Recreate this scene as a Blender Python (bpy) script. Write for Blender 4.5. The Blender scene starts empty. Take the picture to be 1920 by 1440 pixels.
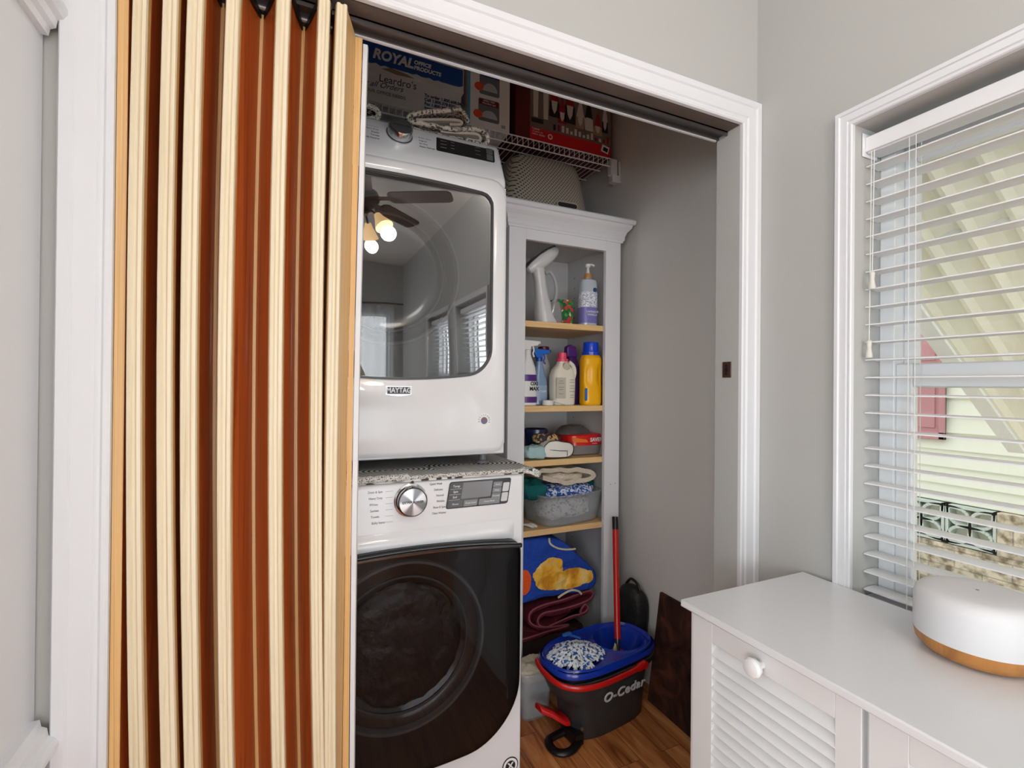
import bpy, math, random
from mathutils import Matrix, Vector, noise
random.seed(7)
PI=math.pi
S=bpy.context.scene; COL=S.collection
# ---------------------------------------------------------------- camera
cam_d=bpy.data.cameras.new('camera'); cam=bpy.data.objects.new('camera',cam_d); COL.objects.link(cam)
cam_d.sensor_fit='HORIZONTAL'; cam_d.sensor_width=36; cam_d.lens=17.08; cam_d.clip_start=.02
yaw,pitch,roll=math.radians(24.53),math.radians(.23),math.radians(.517)
cam.matrix_world=Matrix.Translation((0,0,1.265))@(Matrix.Rotation(-yaw,4,'Z')@Matrix.Rotation(PI/2+pitch,4,'X')@Matrix.Rotation(roll,4,'Z'))
S.camera=cam
# ---------------------------------------------------------------- sky and exposure
W=bpy.data.worlds.new('overcast_sky'); S.world=W; W.use_nodes=True
wn=W.node_tree.nodes; wl=W.node_tree.links
bg=wn['Background']; bg.inputs[1].default_value=2.05
tc=wn.new('ShaderNodeTexCoord'); sp=wn.new('ShaderNodeSeparateXYZ'); rp=wn.new('ShaderNodeValToRGB')
wl.new(tc.outputs['Generated'],sp.inputs[0]); wl.new(sp.outputs['Z'],rp.inputs[0]); wl.new(rp.outputs[0],bg.inputs[0])
rp.color_ramp.elements[0].position=0; rp.color_ramp.elements[0].color=(.55,.57,.55,1)
rp.color_ramp.elements[1].position=.5; rp.color_ramp.elements[1].color=(.9,.95,1,1)
S.view_settings.view_transform='Standard'; S.view_settings.look='None'; S.view_settings.gamma=1
S.view_settings.use_curve_mapping=False; S.view_settings.exposure=-0.13
LAMP_W=5.4; SIDE_FILL=62.0; REAR_FILL=140.0; DAY=22.0
# ---------------------------------------------------------------- helpers
def lin(c):
    return tuple(((x/255)/12.92 if x/255<=.04045 else ((x/255+.055)/1.055)**2.4) for x in c)+(1,)
MATS={}
def mat(name,c,rough=.5,metal=0,bump=0,bscale=40,var=0,coat=0,trans=0,alpha=1,spec=.5,vscale=6):
    if name in MATS: return MATS[name]
    m=bpy.data.materials.new(name); m.use_nodes=True; n=m.node_tree.nodes; l=m.node_tree.links
    p=n['Principled BSDF']; p.inputs['Base Color'].default_value=lin(c); p.inputs['Roughness'].default_value=rough
    p.inputs['Metallic'].default_value=metal; p.inputs['Coat Weight'].default_value=coat
    p.inputs['Specular IOR Level'].default_value=spec
    if trans: p.inputs['Transmission Weight'].default_value=trans
    if alpha<1: p.inputs['Alpha'].default_value=alpha
    if var or bump:
        t=n.new('ShaderNodeTexCoord')
    if var:
        ns=n.new('ShaderNodeTexNoise'); ns.inputs['Scale'].default_value=vscale; ns.inputs['Detail'].default_value=4
        l.new(t.outputs['Object'],ns.inputs['Vector'])
        mx=n.new('ShaderNodeMix'); mx.data_type='RGBA'
        a=lin(c); mx.inputs[6].default_value=tuple(x*(1-var) for x in a[:3])+(1,); mx.inputs[7].default_value=tuple(min(1,x*(1+var)) for x in a[:3])+(1,)
        l.new(ns.outputs[0],mx.inputs[0]); l.new(mx.outputs[2],p.inputs['Base Color'])
    if bump:
        nb=n.new('ShaderNodeTexNoise'); nb.inputs['Scale'].default_value=bscale; nb.inputs['Detail'].default_value=5
        l.new(t.outputs['Object'],nb.inputs['Vector'])
        b=n.new('ShaderNodeBump'); b.inputs['Strength'].default_value=bump; b.inputs['Distance'].default_value=.01
        l.new(nb.outputs[0],b.inputs['Height']); l.new(b.outputs[0],p.inputs['Normal'])
    MATS[name]=m; return m
def nodes_mat(name):
    m=bpy.data.materials.new(name); m.use_nodes=True; MATS[name]=m
    return m,m.node_tree.nodes,m.node_tree.links,m.node_tree.nodes['Principled BSDF']
def ramp(n,stops):
    r=n.new('ShaderNodeValToRGB'); e=r.color_ramp.elements
    while len(e)<len(stops): e.new(.5)
    for k,(pos,c) in enumerate(stops): e[k].position=pos; e[k].color=lin(c)
    return r
def mapped(n,l,scale,coord='Object',rot=(0,0,0),loc=(0,0,0)):
    t=n.new('ShaderNodeTexCoord'); mp=n.new('ShaderNodeMapping')
    mp.inputs['Scale'].default_value=scale; mp.inputs['Rotation'].default_value=rot; mp.inputs['Location'].default_value=loc
    l.new(t.outputs[coord],mp.inputs[0]); return mp
def wood(name,cols,scale=(60,60,2.2),rough=.4,coat=0,dist=1.2,spec=.5):
    m,n,l,p=nodes_mat(name); mp=mapped(n,l,scale)
    ns=n.new('ShaderNodeTexNoise'); ns.inputs['Scale'].default_value=1; ns.inputs['Detail'].default_value=5; ns.inputs['Distortion'].default_value=dist
    l.new(mp.outputs[0],ns.inputs['Vector'])
    k=len(cols); r=ramp(n,[(.3+.4*i/(k-1),c) for i,c in enumerate(cols)])
    l.new(ns.outputs[0],r.inputs[0]); l.new(r.outputs[0],p.inputs['Base Color'])
    p.inputs['Roughness'].default_value=rough; p.inputs['Coat Weight'].default_value=coat; p.inputs['Specular IOR Level'].default_value=spec
    b=n.new('ShaderNodeBump'); b.inputs['Strength'].default_value=.15; b.inputs['Distance'].default_value=.002
    l.new(ns.outputs[0],b.inputs['Height']); l.new(b.outputs[0],p.inputs['Normal'])
    return m
class MB:
    def __init__(s): s.v=[]; s.f=[]; s.m=[]
    def add(s,vs,fs,mi=0):
        o=len(s.v); s.v+=[tuple(x) for x in vs]; s.f+=[tuple(i+o for i in f) for f in fs]; s.m+=[mi]*len(fs); return s
    def box(s,x0,x1,y0,y1,z0,z1,mi=0,M=None):
        vs=[(x,y,z) for x in (x0,x1) for y in (y0,y1) for z in (z0,z1)]
        if M: vs=[M@Vector(p) for p in vs]
        return s.add(vs,[(0,1,3,2),(4,6,7,5),(0,4,5,1),(2,3,7,6),(0,2,6,4),(1,5,7,3)],mi)
    def prism(s,poly,axis,a,b,mi=0,M=None):
        def P(p,t):
            q={'x':(t,p[0],p[1]),'y':(p[0],t,p[1]),'z':(p[0],p[1],t)}[axis]
            return M@Vector(q) if M else q
        n=len(poly); vs=[P(p,a) for p in poly]+[P(p,b) for p in poly]
        return s.add(vs,[tuple(range(n)),tuple(range(2*n-1,n-1,-1))]+[(i,i+n,(i+1)%n+n,(i+1)%n) for i in range(n)],mi)
    def loft(s,rings,mi=0,cap0=True,cap1=True,closed=True):
        n=len(rings[0]); vs=[p for r in rings for p in r]; fs=[]
        for k in range(len(rings)-1):
            for i in range(n if closed else n-1):
                j=(i+1)%n; fs.append((k*n+i,k*n+j,(k+1)*n+j,(k+1)*n+i))
        if cap0: fs.append(tuple(range(n-1,-1,-1)))
        if cap1: fs.append(tuple((len(rings)-1)*n+i for i in range(n)))
        return s.add(vs,fs,mi)
    def lathe(s,prof,c=(0,0,0),n=32,mi=0,axis='z',M=None,cap0=True,cap1=True):
        rings=[]
        for r,h in prof:
            ring=[]
            for i in range(n):
                a=2*PI*i/n; q={'z':(r*math.cos(a),r*math.sin(a),h),'y':(r*math.cos(a),h,r*math.sin(a)),'x':(h,r*math.cos(a),r*math.sin(a))}[axis]
                q=Vector(q)
                if M: q=M@q
                ring.append(q+Vector(c))
            rings.append(ring)
        return s.loft(rings,mi,cap0,cap1)
    def tube(s,path,r,n=8,mi=0,closed=False,flat=1):
        path=[Vector(p) for p in path]; rings=[]; N=len(path); up=None
        for i,p in enumerate(path):
            if closed: t=path[(i+1)%N]-path[i-1]
            else: t=path[min(i+1,N-1)]-path[max(i-1,0)]
            t.normalize()
            if up is None:
                a=Vector((0,0,1)) if abs(t.z)<.9 else Vector((1,0,0)); up=(a-t*a.dot(t)).normalized()
            else: up=(up-t*up.dot(t)).normalized()
            sd=t.cross(up); rr=r[i] if isinstance(r,(list,tuple)) else r
            rings.append([p+up*(math.cos(2*PI*k/n)*rr*flat)+sd*(math.sin(2*PI*k/n)*rr) for k in range(n)])
        if closed:
            rings.append(rings[0]); return s.loft(rings,mi,False,False)
        return s.loft(rings,mi)
    def grid(s,fn,nu,nv,mi=0):
        vs=[fn(i/nu,j/nv) for i in range(nu+1) for j in range(nv+1)]
        return s.add(vs,[(i*(nv+1)+j,(i+1)*(nv+1)+j,(i+1)*(nv+1)+j+1,i*(nv+1)+j+1) for i in range(nu) for j in range(nv)],mi)
    def build(s,name,mats,parent=None,bevel=0,smooth=False,seg=2,base=None,angle=35,normals=True):
        if not isinstance(mats,(list,tuple)): mats=[mats]
        me=bpy.data.meshes.new(name); vs=s.v
        loc=Vector((0,0,0))
        if parent is None:
            xs=[p[0] for p in vs]; ys=[p[1] for p in vs]; zs=[p[2] for p in vs]
            loc=Vector(((min(xs)+max(xs))/2,(min(ys)+max(ys))/2,min(zs))) if base is None else Vector(base)
            vs=[(p[0]-loc.x,p[1]-loc.y,p[2]-loc.z) for p in vs]
        me.from_pydata(vs,[],s.f); me.update()
        for m in mats: me.materials.append(m)
        me.polygons.foreach_set('material_index',s.m)
        if normals:
            import bmesh
            bm=bmesh.new(); bm.from_mesh(me); bmesh.ops.recalc_face_normals(bm,faces=bm.faces); bm.to_mesh(me); bm.free()
        o=bpy.data.objects.new(name,me); COL.objects.link(o); o.location=loc
        attach(o,parent)
        if smooth:
            me.polygons.foreach_set('use_smooth',[True]*len(me.polygons))
            me.set_sharp_from_angle(angle=math.radians(angle))
        if bevel:
            b=o.modifiers.new('Bevel','BEVEL'); b.width=bevel; b.segments=seg; b.limit_method='ANGLE'; b.angle_limit=math.radians(40)
            b.harden_normals=False
            if not smooth:
                me.polygons.foreach_set('use_smooth',[True]*len(me.polygons)); me.set_sharp_from_angle(angle=math.radians(50))
        return o
def attach(o,parent):
    if parent is not None:
        o.parent=parent
        if parent.type=='EMPTY':
            o.matrix_parent_inverse=Matrix.LocRotScale(parent.location,parent.rotation_euler,parent.scale).inverted()
def tag(o,label=None,cat=None,group=None,kind=None):
    if label: o['label']=label
    if cat: o['category']=cat
    if group: o['group']=group
    if kind: o['kind']=kind
    return o
def thing(name,label,cat,loc=(0,0,0),group=None):
    o=bpy.data.objects.new(name,None); COL.objects.link(o); o.location=loc; o.empty_display_size=.1
    return tag(o,label,cat,group)
def struct(name,mb,m,**k):
    return tag(mb.build(name,m,**k),kind='structure')
def dup(root,loc=None,label=None,rz=None):
    r=root.copy(); COL.objects.link(r)
    if loc: r.location=loc
    if rz is not None: r.rotation_euler=(0,0,rz)
    if label: r['label']=label
    for ch in list(root.children):
        c=ch.copy(); COL.objects.link(c); c.parent=r; c.matrix_parent_inverse=ch.matrix_parent_inverse.copy()
        for g in ch.children:
            d=g.copy(); COL.objects.link(d); d.parent=c; d.matrix_parent_inverse=g.matrix_parent_inverse.copy()
    return r
def lettering(name,body,size,M,m,parent,ext=.0004,sx=1,shear=0,align='CENTER',bold=0,label=None,space=1):
    """writing set in the plane z=0 of M, reading along its x"""
    cu=bpy.data.curves.new(name,'FONT'); cu.body=body; cu.size=size; cu.extrude=ext; cu.align_x=align; cu.align_y='CENTER'; cu.shear=shear; cu.offset=bold; cu.resolution_u=3; cu.space_character=space
    o=bpy.data.objects.new('t',cu); COL.objects.link(o)
    dg=bpy.context.evaluated_depsgraph_get(); me=bpy.data.meshes.new_from_object(o.evaluated_get(dg)); 
    bpy.data.objects.remove(o); bpy.data.curves.remove(cu)
    me.transform(M@Matrix.Diagonal((sx,1,1,1))); me.materials.clear(); me.materials.append(m); me.name=name
    q=bpy.data.objects.new(name,me); COL.objects.link(q); attach(q,parent)
    if label: q['label']=label
    return q
def FM(x,y,z,rx=PI/2,rz=0,ry=0):
    """frame for writing on an upright face looking towards -y"""
    return Matrix.Translation((x,y,z))@Matrix.Rotation(rz,4,'Z')@Matrix.Rotation(rx,4,'X')@Matrix.Rotation(ry,4,'Z')
def rrect(x0,x1,z0,z1,r,n=6):
    if not isinstance(r,(list,tuple)): r=[r]*4     # bl, br, tr, tl
    out=[]
    for (cx,cz,a0,q) in ((x0+r[0],z0+r[0],PI,r[0]),(x1-r[1],z0+r[1],1.5*PI,r[1]),(x1-r[2],z1-r[2],0,r[2]),(x0+r[3],z1-r[3],.5*PI,r[3])):
        for k in range(n+1):
            a=a0+.5*PI*k/n; out.append((cx+q*math.cos(a),cz+q*math.sin(a)))
    return out
def sup(cx,cy,z,a,b,e=2.6,n=32,rot=0):
    out=[]
    for i in range(n):
        t=2*PI*i/n; c,s_=math.cos(t),math.sin(t)
        x=a*math.copysign(abs(c)**(2/e),c); y=b*math.copysign(abs(s_)**(2/e),s_)
        out.append(Vector((cx+x*math.cos(rot)-y*math.sin(rot),cy+x*math.sin(rot)+y*math.cos(rot),z)))
    return out
def vessel(prof,e=2.6,n=32,c=(0,0,0),rot=0):
    """rings (z,a,b) of a bottle"""
    return MB().loft([sup(c[0],c[1],c[2]+z,a,b,ee[0] if ee else e,n,rot) for z,a,b,*ee in prof])
def blob(cx,cy,cz,a,b,h,seed=0,amp=.012,freq=14,nu=26,nv=40,e=3.2,mi=0,mb=None):
    mb=mb or MB()
    def fn(u,v):
        ph=-PI/2+PI*u; th=2*PI*v
        def se(c,p): return math.copysign(abs(c)**(2/p),c)
        x=a*se(math.cos(ph),e)*se(math.cos(th),e); y=b*se(math.cos(ph),e)*se(math.sin(th),e); z=h*se(math.sin(ph),e)
        p=Vector((x,y,z)); q=p*freq+Vector((seed*3.1,seed*1.7,seed)); q2=q+Vector((0,0,p.x*freq*.5))
        d=noise.noise(q2)*amp+noise.noise(q2*2.7)*amp*.5
        nn=Vector((x/a/a,y/b/b,z/h/h)); nn=nn.normalized() if nn.length>0 else nn
        p=p+nn*d; return (cx+p.x,cy+p.y,cz+p.z)
    return mb.grid(fn,nu,nv,mi)
def ribbon(path,th,y0,y1,mi=0,mb=None,wob=.004,seed=0,ny=8):
    """thick cloth whose section path (x,z) runs back from y0 to y1"""
    mb=mb or MB(); P=[Vector((p[0],0,p[1])) for p in path]; N=len(P); loop=[]
    nr=[]
    for i in range(N):
        t=(P[min(i+1,N-1)]-P[max(i-1,0)]).normalized(); nr.append(Vector((-t.z,0,t.x)))
    pts=[P[i]+nr[i]*th/2 for i in range(N)]+[P[i]-nr[i]*th/2 for i in range(N-1,-1,-1)]
    rings=[]
    for j in range(ny+1):
        y=y0+(y1-y0)*j/ny
        rings.append([Vector((p.x+wob*noise.noise(Vector((p.x*20,y*12,seed))),y+wob*noise.noise(Vector((p.x*9,p.z*30,seed+5))),p.z+wob*noise.noise(Vector((p.x*15,y*12,seed+9))))) for p in pts])
    return mb.loft(rings,mi)
def smoothpath(pts,n=6):
    out=[]; P=[Vector((*p,0)) if len(p)==2 else Vector(p) for p in pts]
    for i in range(len(P)-1):
        p0=P[max(i-1,0)];p1=P[i];p2=P[i+1];p3=P[min(i+2,len(P)-1)]
        for k in range(n):
            t=k/n; q=.5*((2*p1)+(p2-p0)*t+(2*p0-5*p1+4*p2-p3)*t*t+(3*p1-p0-3*p2+p3)*t**3); out.append(q)
    out.append(P[-1]); return [tuple(q[:2]) if len(pts[0])==2 else tuple(q) for q in out]
# ---------------------------------------------------------------- materials
wall_m=mat('greige_wall_paint',(184,184,181),.65,bump=.05,bscale=90)
closet_m=mat('closet_wall_paint',(212,210,206),.65,bump=.05,bscale=90)
ceil_m=mat('ceiling_paint',(225,224,220),.8)
trim_m=mat('white_trim_paint',(226,227,230),.38,bump=.03,bscale=25)
enamel=mat('white_enamel',(228,229,231),.22,coat=.4)
plastic_w=mat('white_plastic',(226,226,224),.4)
grey_pl=mat('grey_plastic',(120,122,125),.35)
dark_pl=mat('dark_grey_plastic',(58,59,61),.38)
black=mat('black_plastic',(14,14,15),.35)
void=mat('dark_interior',(30,30,32),.6)
chrome=mat('chrome',(205,207,210),.12,1)
steel=mat('brushed_steel',(190,192,195),.28,1)
ink=mat('grey_ink',(105,107,112),.6)
dink=mat('black_ink',(25,25,28),.6)
cream=mat('cream_plastic',(226,220,203),.4)
red=mat('red_plastic',(196,22,20),.3,coat=.2)
blue=mat('blue_plastic',(14,52,165),.22,coat=.4)
lblue=mat('light_blue_plastic',(38,108,205),.3)
yellow=mat('yellow_plastic',(250,184,12),.32)
navy=mat('navy_plastic',(18,28,66),.35)
purple=mat('purple_plastic',(84,40,120),.35)
pink=mat('pink_plastic',(232,70,105),.35)
wire_m=mat('white_coated_wire',(225,226,226),.35)
brown_m=mat('brown_painted_wood',(98,86,78),.6,var=.3,vscale=12)
pine=wood('pine_shelf_wood',[(214,172,112),(232,196,140),(222,182,122)],(3,60,60),.45)
tan_w=wood('tan_wood',[(204,160,104),(216,176,120),(196,148,92)],(70,70,2.5),.4)
# ---------------------------------------------------------------- room shell
Y0=1.016; XR=1.26; ZC=2.75
OX0,OX1,OZ=-.27,1.19,2.035
def wood_floor():
    m,n,l,p=nodes_mat('laminate_planks')
    mp=mapped(n,l,(1,1,1),rot=(0,0,PI/2))
    br=n.new('ShaderNodeTexBrick'); br.inputs['Scale'].default_value=1; br.inputs['Brick Width'].default_value=.52; br.inputs['Row Height'].default_value=.088
    br.inputs['Mortar Size'].default_value=.0009; br.inputs['Mortar Smooth'].default_value=.3; br.inputs['Bias'].default_value=0
    br.inputs['Color1'].default_value=(.15,.15,.15,1); br.inputs['Color2'].default_value=(.85,.85,.85,1); br.inputs['Mortar'].default_value=(0,0,0,1)
    l.new(mp.outputs[0],br.inputs['Vector'])
    mp2=mapped(n,l,(26,2.2,2))
    add=n.new('ShaderNodeVectorMath'); add.operation='MULTIPLY_ADD'; l.new(br.outputs['Color'],add.inputs[0]); add.inputs[1].default_value=(7,9,5); l.new(mp2.outputs[0],add.inputs[2])
    ns=n.new('ShaderNodeTexNoise'); ns.inputs['Scale'].default_value=1; ns.inputs['Detail'].default_value=6; ns.inputs['Distortion'].default_value=1.6
    l.new(add.outputs[0],ns.inputs['Vector'])
    r=ramp(n,[(.3,(132,72,38)),(.43,(186,110,60)),(.55,(214,138,80)),(.7,(232,168,108))])
    l.new(ns.outputs[0],r.inputs[0])
    mx=n.new('ShaderNodeMix'); mx.data_type='RGBA'; mx.blend_type='MULTIPLY'; mx.inputs[0].default_value=1
    r2=n.new('ShaderNodeMapRange'); r2.inputs[3].default_value=.72; r2.inputs[4].default_value=1.0; l.new(br.outputs['Color'],r2.inputs[0])
    l.new(r.outputs[0],mx.inputs[6]); l.new(r2.outputs[0],mx.inputs[7])
    mo=n.new('ShaderNodeMix'); mo.data_type='RGBA'; l.new(br.outputs['Fac'],mo.inputs[0]); l.new(mx.outputs[2],mo.inputs[6]); mo.inputs[7].default_value=lin((60,32,18))
    l.new(mo.outputs[2],p.inputs['Base Color']); p.inputs['Roughness'].default_value=.32
    return m
struct('floor',MB().box(-1.9,1.45,-3.3,2.3,-.08,0),wood_floor())
struct('ceiling',MB().box(-1.9,1.45,-3.3,2.3,ZC,ZC+.08),ceil_m)
wf=MB(); T=.085
wf.box(-1.8,OX0,Y0,Y0+T,0,ZC); wf.box(OX1,1.39,Y0,Y0+T,0,ZC); wf.box(OX0,OX1,Y0,Y0+T,OZ+.02,ZC)
struct('wall_front',wf,wall_m)
struct('wall_closet_left',MB().box(-.46,-.38,Y0+T,2.22,0,ZC),closet_m)
struct('wall_closet_right',MB().box(1.40,1.48,Y0+T,2.22,0,ZC),closet_m)
struct('wall_closet_back',MB().box(-.46,1.48,2.22,2.30,0,ZC),closet_m)
struct('wall_left',MB().box(-1.88,-1.80,-3.2,-2.25,0,ZC).box(-1.88,-1.80,-.15,Y0+T,0,ZC).box(-1.88,-1.80,-2.25,-.15,0,.8).box(-1.88,-1.80,-2.25,-.15,2.1,ZC),wall_m)
w4=thing('window_4',None,None,(-1.84,-1.2,.8)); w4['kind']='structure'  # unseen window added so side fill light reaches the closet wall
MB().box(-1.87,-1.81,-2.25,-2.20,.8,2.1).box(-1.87,-1.81,-.20,-.15,.8,2.1).box(-1.87,-1.81,-2.20,-.20,.8,.85).box(-1.87,-1.81,-2.20,-.20,2.05,2.1).box(-1.87,-1.81,-1.22,-1.18,.85,2.05).build('window_frame',trim_m,w4)
struct('wall_rear',MB().box(-1.88,-1.5,-3.28,-3.2,0,ZC).box(1.1,1.40,-3.28,-3.2,0,ZC).box(-1.5,1.1,-3.28,-3.2,2.1,ZC),wall_m)  # rear opening added to let frontal fill light in
WZ0,WZ1=.70,1.915
wins=[(.738,-.09),(-.27,-.98),(-1.20,-1.95)]
wr=MB(); wr.box(XR,XR+.13,-3.2,Y0,0,WZ0); wr.box(XR,XR+.13,-3.2,Y0,WZ1,ZC)
ed=[Y0]+[e for w in wins for e in w]+[-3.2]
for i in range(0,len(ed),2): wr.box(XR,XR+.13,ed[i+1],ed[i],WZ0,WZ1)
struct('wall_right',wr,wall_m)
# closet opening casing: stepped moulding profile (u across width from the opening, d off the wall)
prof=[(0,0),(0,.010),(.004,.013),(.010,.013),(.014,.010),(.018,.010),(.022,.014),(.052,.014),(.056,.018),(.072,.018),(.075,.014),(.075,0)]
def casing_run(mb,p_in,p_out_dir,a,b,axis,ins):
    pass
def frame_casing(name,rings_xy,width_prof,plane,sgn,mate,close_bottom=False):
    """mitred picture-frame casing. rings_xy: inner corner points (u,v) with outward dirs"""
    mb=MB(); rings=[]
    for (u,v),(du,dv) in rings_xy:
        rings.append([plane(u+du*w,v+dv*w,d) for w,d in width_prof])
    mb.loft(rings,closed=True,cap0=True,cap1=True)
    return struct(name,mb,mate,bevel=0,smooth=False)
pl=lambda u,v,d:(u,Y0-d,v)
profL=[(w*.95,d) for w,d in prof]
frame_casing('trim_1',[((OX0,0),(-1,0)),((OX0,OZ),(-1,1)),((OX1,OZ),(1,1)),((OX1,0),(1,0))],profL,pl,1,trim_m)
jb=MB(); jb.box(OX1,OX1+.015,Y0,Y0+T,0,OZ); jb.box(OX0-.015,OX0,Y0,Y0+T,0,OZ)
struct('trim_2',jb,trim_m)
struct('trim_3',MB().box(OX0,OX1,Y0+.004,Y0+T,OZ,OZ+.02),brown_m)
# window casings and frames
gl,gn,gk,gp=nodes_mat('window_glass')
tr=gn.new('ShaderNodeBsdfTransparent'); gs=gn.new('ShaderNodeBsdfGlossy'); gs.inputs['Roughness'].default_value=.02; mx=gn.new('ShaderNodeMixShader'); mx.inputs[0].default_value=.04
gk.new(tr.outputs[0],mx.inputs[1]); gk.new(gs.outputs[0],mx.inputs[2]); gk.new(mx.outputs[0],gn['Material Output'].inputs[0]); gn.remove(gp)
vinyl=mat('white_vinyl',(232,234,236),.3)
profW=[(w*.52,d) for w,d in prof]
tn=4
for k,(ya,yb) in enumerate(wins):
    mbw=MB(); rings=[]
    for (y,z),(dy,dz) in [((ya,WZ0),(1,-1)),((ya,WZ1),(1,1)),((yb,WZ1),(-1,1)),((yb,WZ0),(-1,-1)),((ya,WZ0),(1,-1))]:
        rings.append([(XR-d,y+dy*w,z+dz*w) for w,d in profW])
    mbw.loft(rings,cap0=False,cap1=False); struct('trim_%d'%(tn+k),mbw,trim_m)
    w=thing('window_%d'%(k+1),None,None,(XR+.12,(ya+yb)/2,WZ0)); w['kind']='structure'
    ZM=1.298
    fr=MB(); X1,X2=1.365,1.435
    for (a,b,c,d_) in ((ya-.034,ya,WZ0,WZ1),(yb,yb+.034,WZ0,WZ1),(yb+.034,ya-.034,WZ0,WZ0+.035),(yb+.034,ya-.034,WZ1-.03,WZ1)): fr.box(X1,X2,a,b,c,d_)
    fr.build('window_frame',vinyl,w,bevel=.002)
    for nm,xa,xb,za,zb,st in (('upper_sash',1.405,1.43,ZM-.028,WZ1-.03,.026),('lower_sash',1.372,1.398,WZ0+.035,ZM+.03,.036)):
        s_=MB(); A,B=ya-.0335,yb+.0335
        s_.box(xa,xb,A-st,A,za,zb).box(xa,xb,B,B+st,za,zb).box(xa+.0005,xb-.0005,B+st,A-st,za,za+.05).box(xa+.0005,xb-.0005,B+st,A-st,zb-.056,zb)
        so=s_.build(nm,vinyl,w,bevel=.003)
        MB().box((xa+xb)/2-.002,(xa+xb)/2+.002,B+st-.004,A-st+.004,za+.046,zb-.052).build('pane',gl,so)
# ---------------------------------------------------------------- blinds
slat_m=mat('white_blind_slat',(232,233,235),.4)
cord_m=mat('white_cord',(222,222,218),.7)
def blind(ya,yb,label,cords):
    t=thing('window_blind',label,'window blind',(1.325,(ya+yb)/2,WZ0+.02),None)
    hr=MB(); hr.box(1.300,1.352,yb+.008,ya-.004,1.850,1.892); hr.box(1.294,1.300,yb+.004,ya-.003,1.853,1.890)
    hr.build('head_rail',slat_m,t,bevel=.002)
    MB().box(1.285,1.345,ya-.003,ya-.0005,1.842,1.9).build('bracket',slat_m,t,bevel=.001)
    z=1.818; i=0
    while z>WZ0+.05:
        def fn(u,v):
            return (1.300+.05*u,ya-.002+(yb-ya+.028)*v,z+.0022*math.sin(PI*u))
        s_=MB(); sec=[(1.300+.05*q/6,z+.0022*math.sin(PI*q/6)) for q in range(7)]
        poly=[(x,zz+.0014) for x,zz in sec]+[(x,zz-.0014) for x,zz in reversed(sec)]
        s_.prism(poly,'y',yb+.002,ya-.002)
        s_.build('slat',slat_m,t,smooth=True,angle=50); z-=.0437; i+=1
    MB().box(1.300,1.350,yb+.002,ya-.002,z+.012,z+.028).build('bottom_rail',slat_m,t,bevel=.003)
    if cords:
        for yy in (ya-.095,(ya+yb)/2,yb+.095):
            c=MB()
            for xx in (1.2995,1.3505): c.tube([(xx,yy,1.85),(xx,yy,z+.02)],.0008,5)
            c.tube([(1.2985,yy-.014,1.85),(1.2985,yy-.014,z+.02)],.0007,5)
            c.build('ladder_cord',cord_m,t)
        for (yy,zb) in ((.712,1.545),(.718,1.378)):
            p=MB().tube([(1.292,yy,1.85),(1.291,yy+.001,(1.85+zb)/2),(1.290,yy+.002,zb)],.0011,5).build('pull_cord',cord_m,t)
            MB().lathe([(.002,.018),(.006,.014),(.0055,.006),(.0045,-.002),(.006,-.012),(.0078,-.022),(.007,-.026)],(1.290,yy+.002,zb-.01),16).build('tassel',mat('tassel_plastic',(215,212,204),.5),p,smooth=True)
    return t
blind(.737,-.085,'white faux wood blind in the window above the white cabinet',True)
blind(-.27,-.98,'white blind in the middle window behind the camera, mirrored in the dryer door',False)
blind(-1.20,-1.95,'white blind in the rearmost window, mirrored in the dryer door',False)
# ---------------------------------------------------------------- left white panel piece
t=thing('tall_cabinet','tall white painted cabinet side with stepped mouldings at left edge of photo','cabinet',(-.565,.62,0))
MB().box(-.78,-.362,.25,1.012,0,2.12).build('body',trim_m,t,bevel=.003)
def ledge(zc,up):
    f=1 if up else -1
    pr=[(-.362,zc-f*.035),(-.352,zc-f*.035),(-.350,zc-f*.024),(-.343,zc-f*.020),(-.341,zc-f*.008),(-.333,zc-f*.004),(-.328,zc+f*.004),(-.328,zc+f*.012),(-.362,zc+f*.012)]
    return MB().prism(pr,'y',.25,1.0).build('moulding',trim_m,t)
ledge(1.845,True); ledge(.70,False)
# ---------------------------------------------------------------- accordion door
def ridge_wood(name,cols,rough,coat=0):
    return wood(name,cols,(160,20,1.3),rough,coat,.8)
pale=ridge_wood('lit_pale_wood_laminate',[(216,198,162),(234,220,192),(224,206,172)],.38)  # same wood, lightened on the slat fronts for the light they catch
amber=ridge_wood('shaded_amber_wood_laminate',[(148,66,24),(190,98,44),(168,80,32)],.34)  # same wood, with the folds' bounced red-brown shade put into its colour
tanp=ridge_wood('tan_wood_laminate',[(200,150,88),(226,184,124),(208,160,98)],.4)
rimblk=mat('black_edge_vinyl',(22,20,20),.5)
ZT=2.018
def xat(q,z,b):   # q=(x top at z 2.06, x at z .45)
    tt=(2.06-z)/1.61; x=q[0]+(q[1]-q[0])*tt
    b=q[2] if len(q)>2 else b
    s_=(2.06-z)/1.61; return x-b*4*s_*(1-s_)*(1 if s_<1 else .4)
def strip(pts,name,m,par,th,bow=.008,ztop=ZT,zb=.02):
    """pts: list of ((xt,xb),y) across; swept along the height with the door's slight bow"""
    mb=MB(); rings=[]; N=14
    for k in range(N+1):
        z=zb+(ztop-zb)*k/N
        P=[Vector((xat(q,z,bow),y,z)) for q,y in pts]; ring=[]
        nr=[]
        for i in range(len(P)):
            d=P[min(i+1,len(P)-1)]-P[max(i-1,0)]; d.z=0; d.normalize(); nr.append(Vector((-d.y,d.x,0)))
        ring=[P[i] for i in range(len(P))]+[P[i]+nr[i]*th for i in range(len(P)-1,-1,-1)]
        rings.append(ring)
    mb.loft(rings); return mb.build(name,m,par,smooth=True,angle=25)
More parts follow.
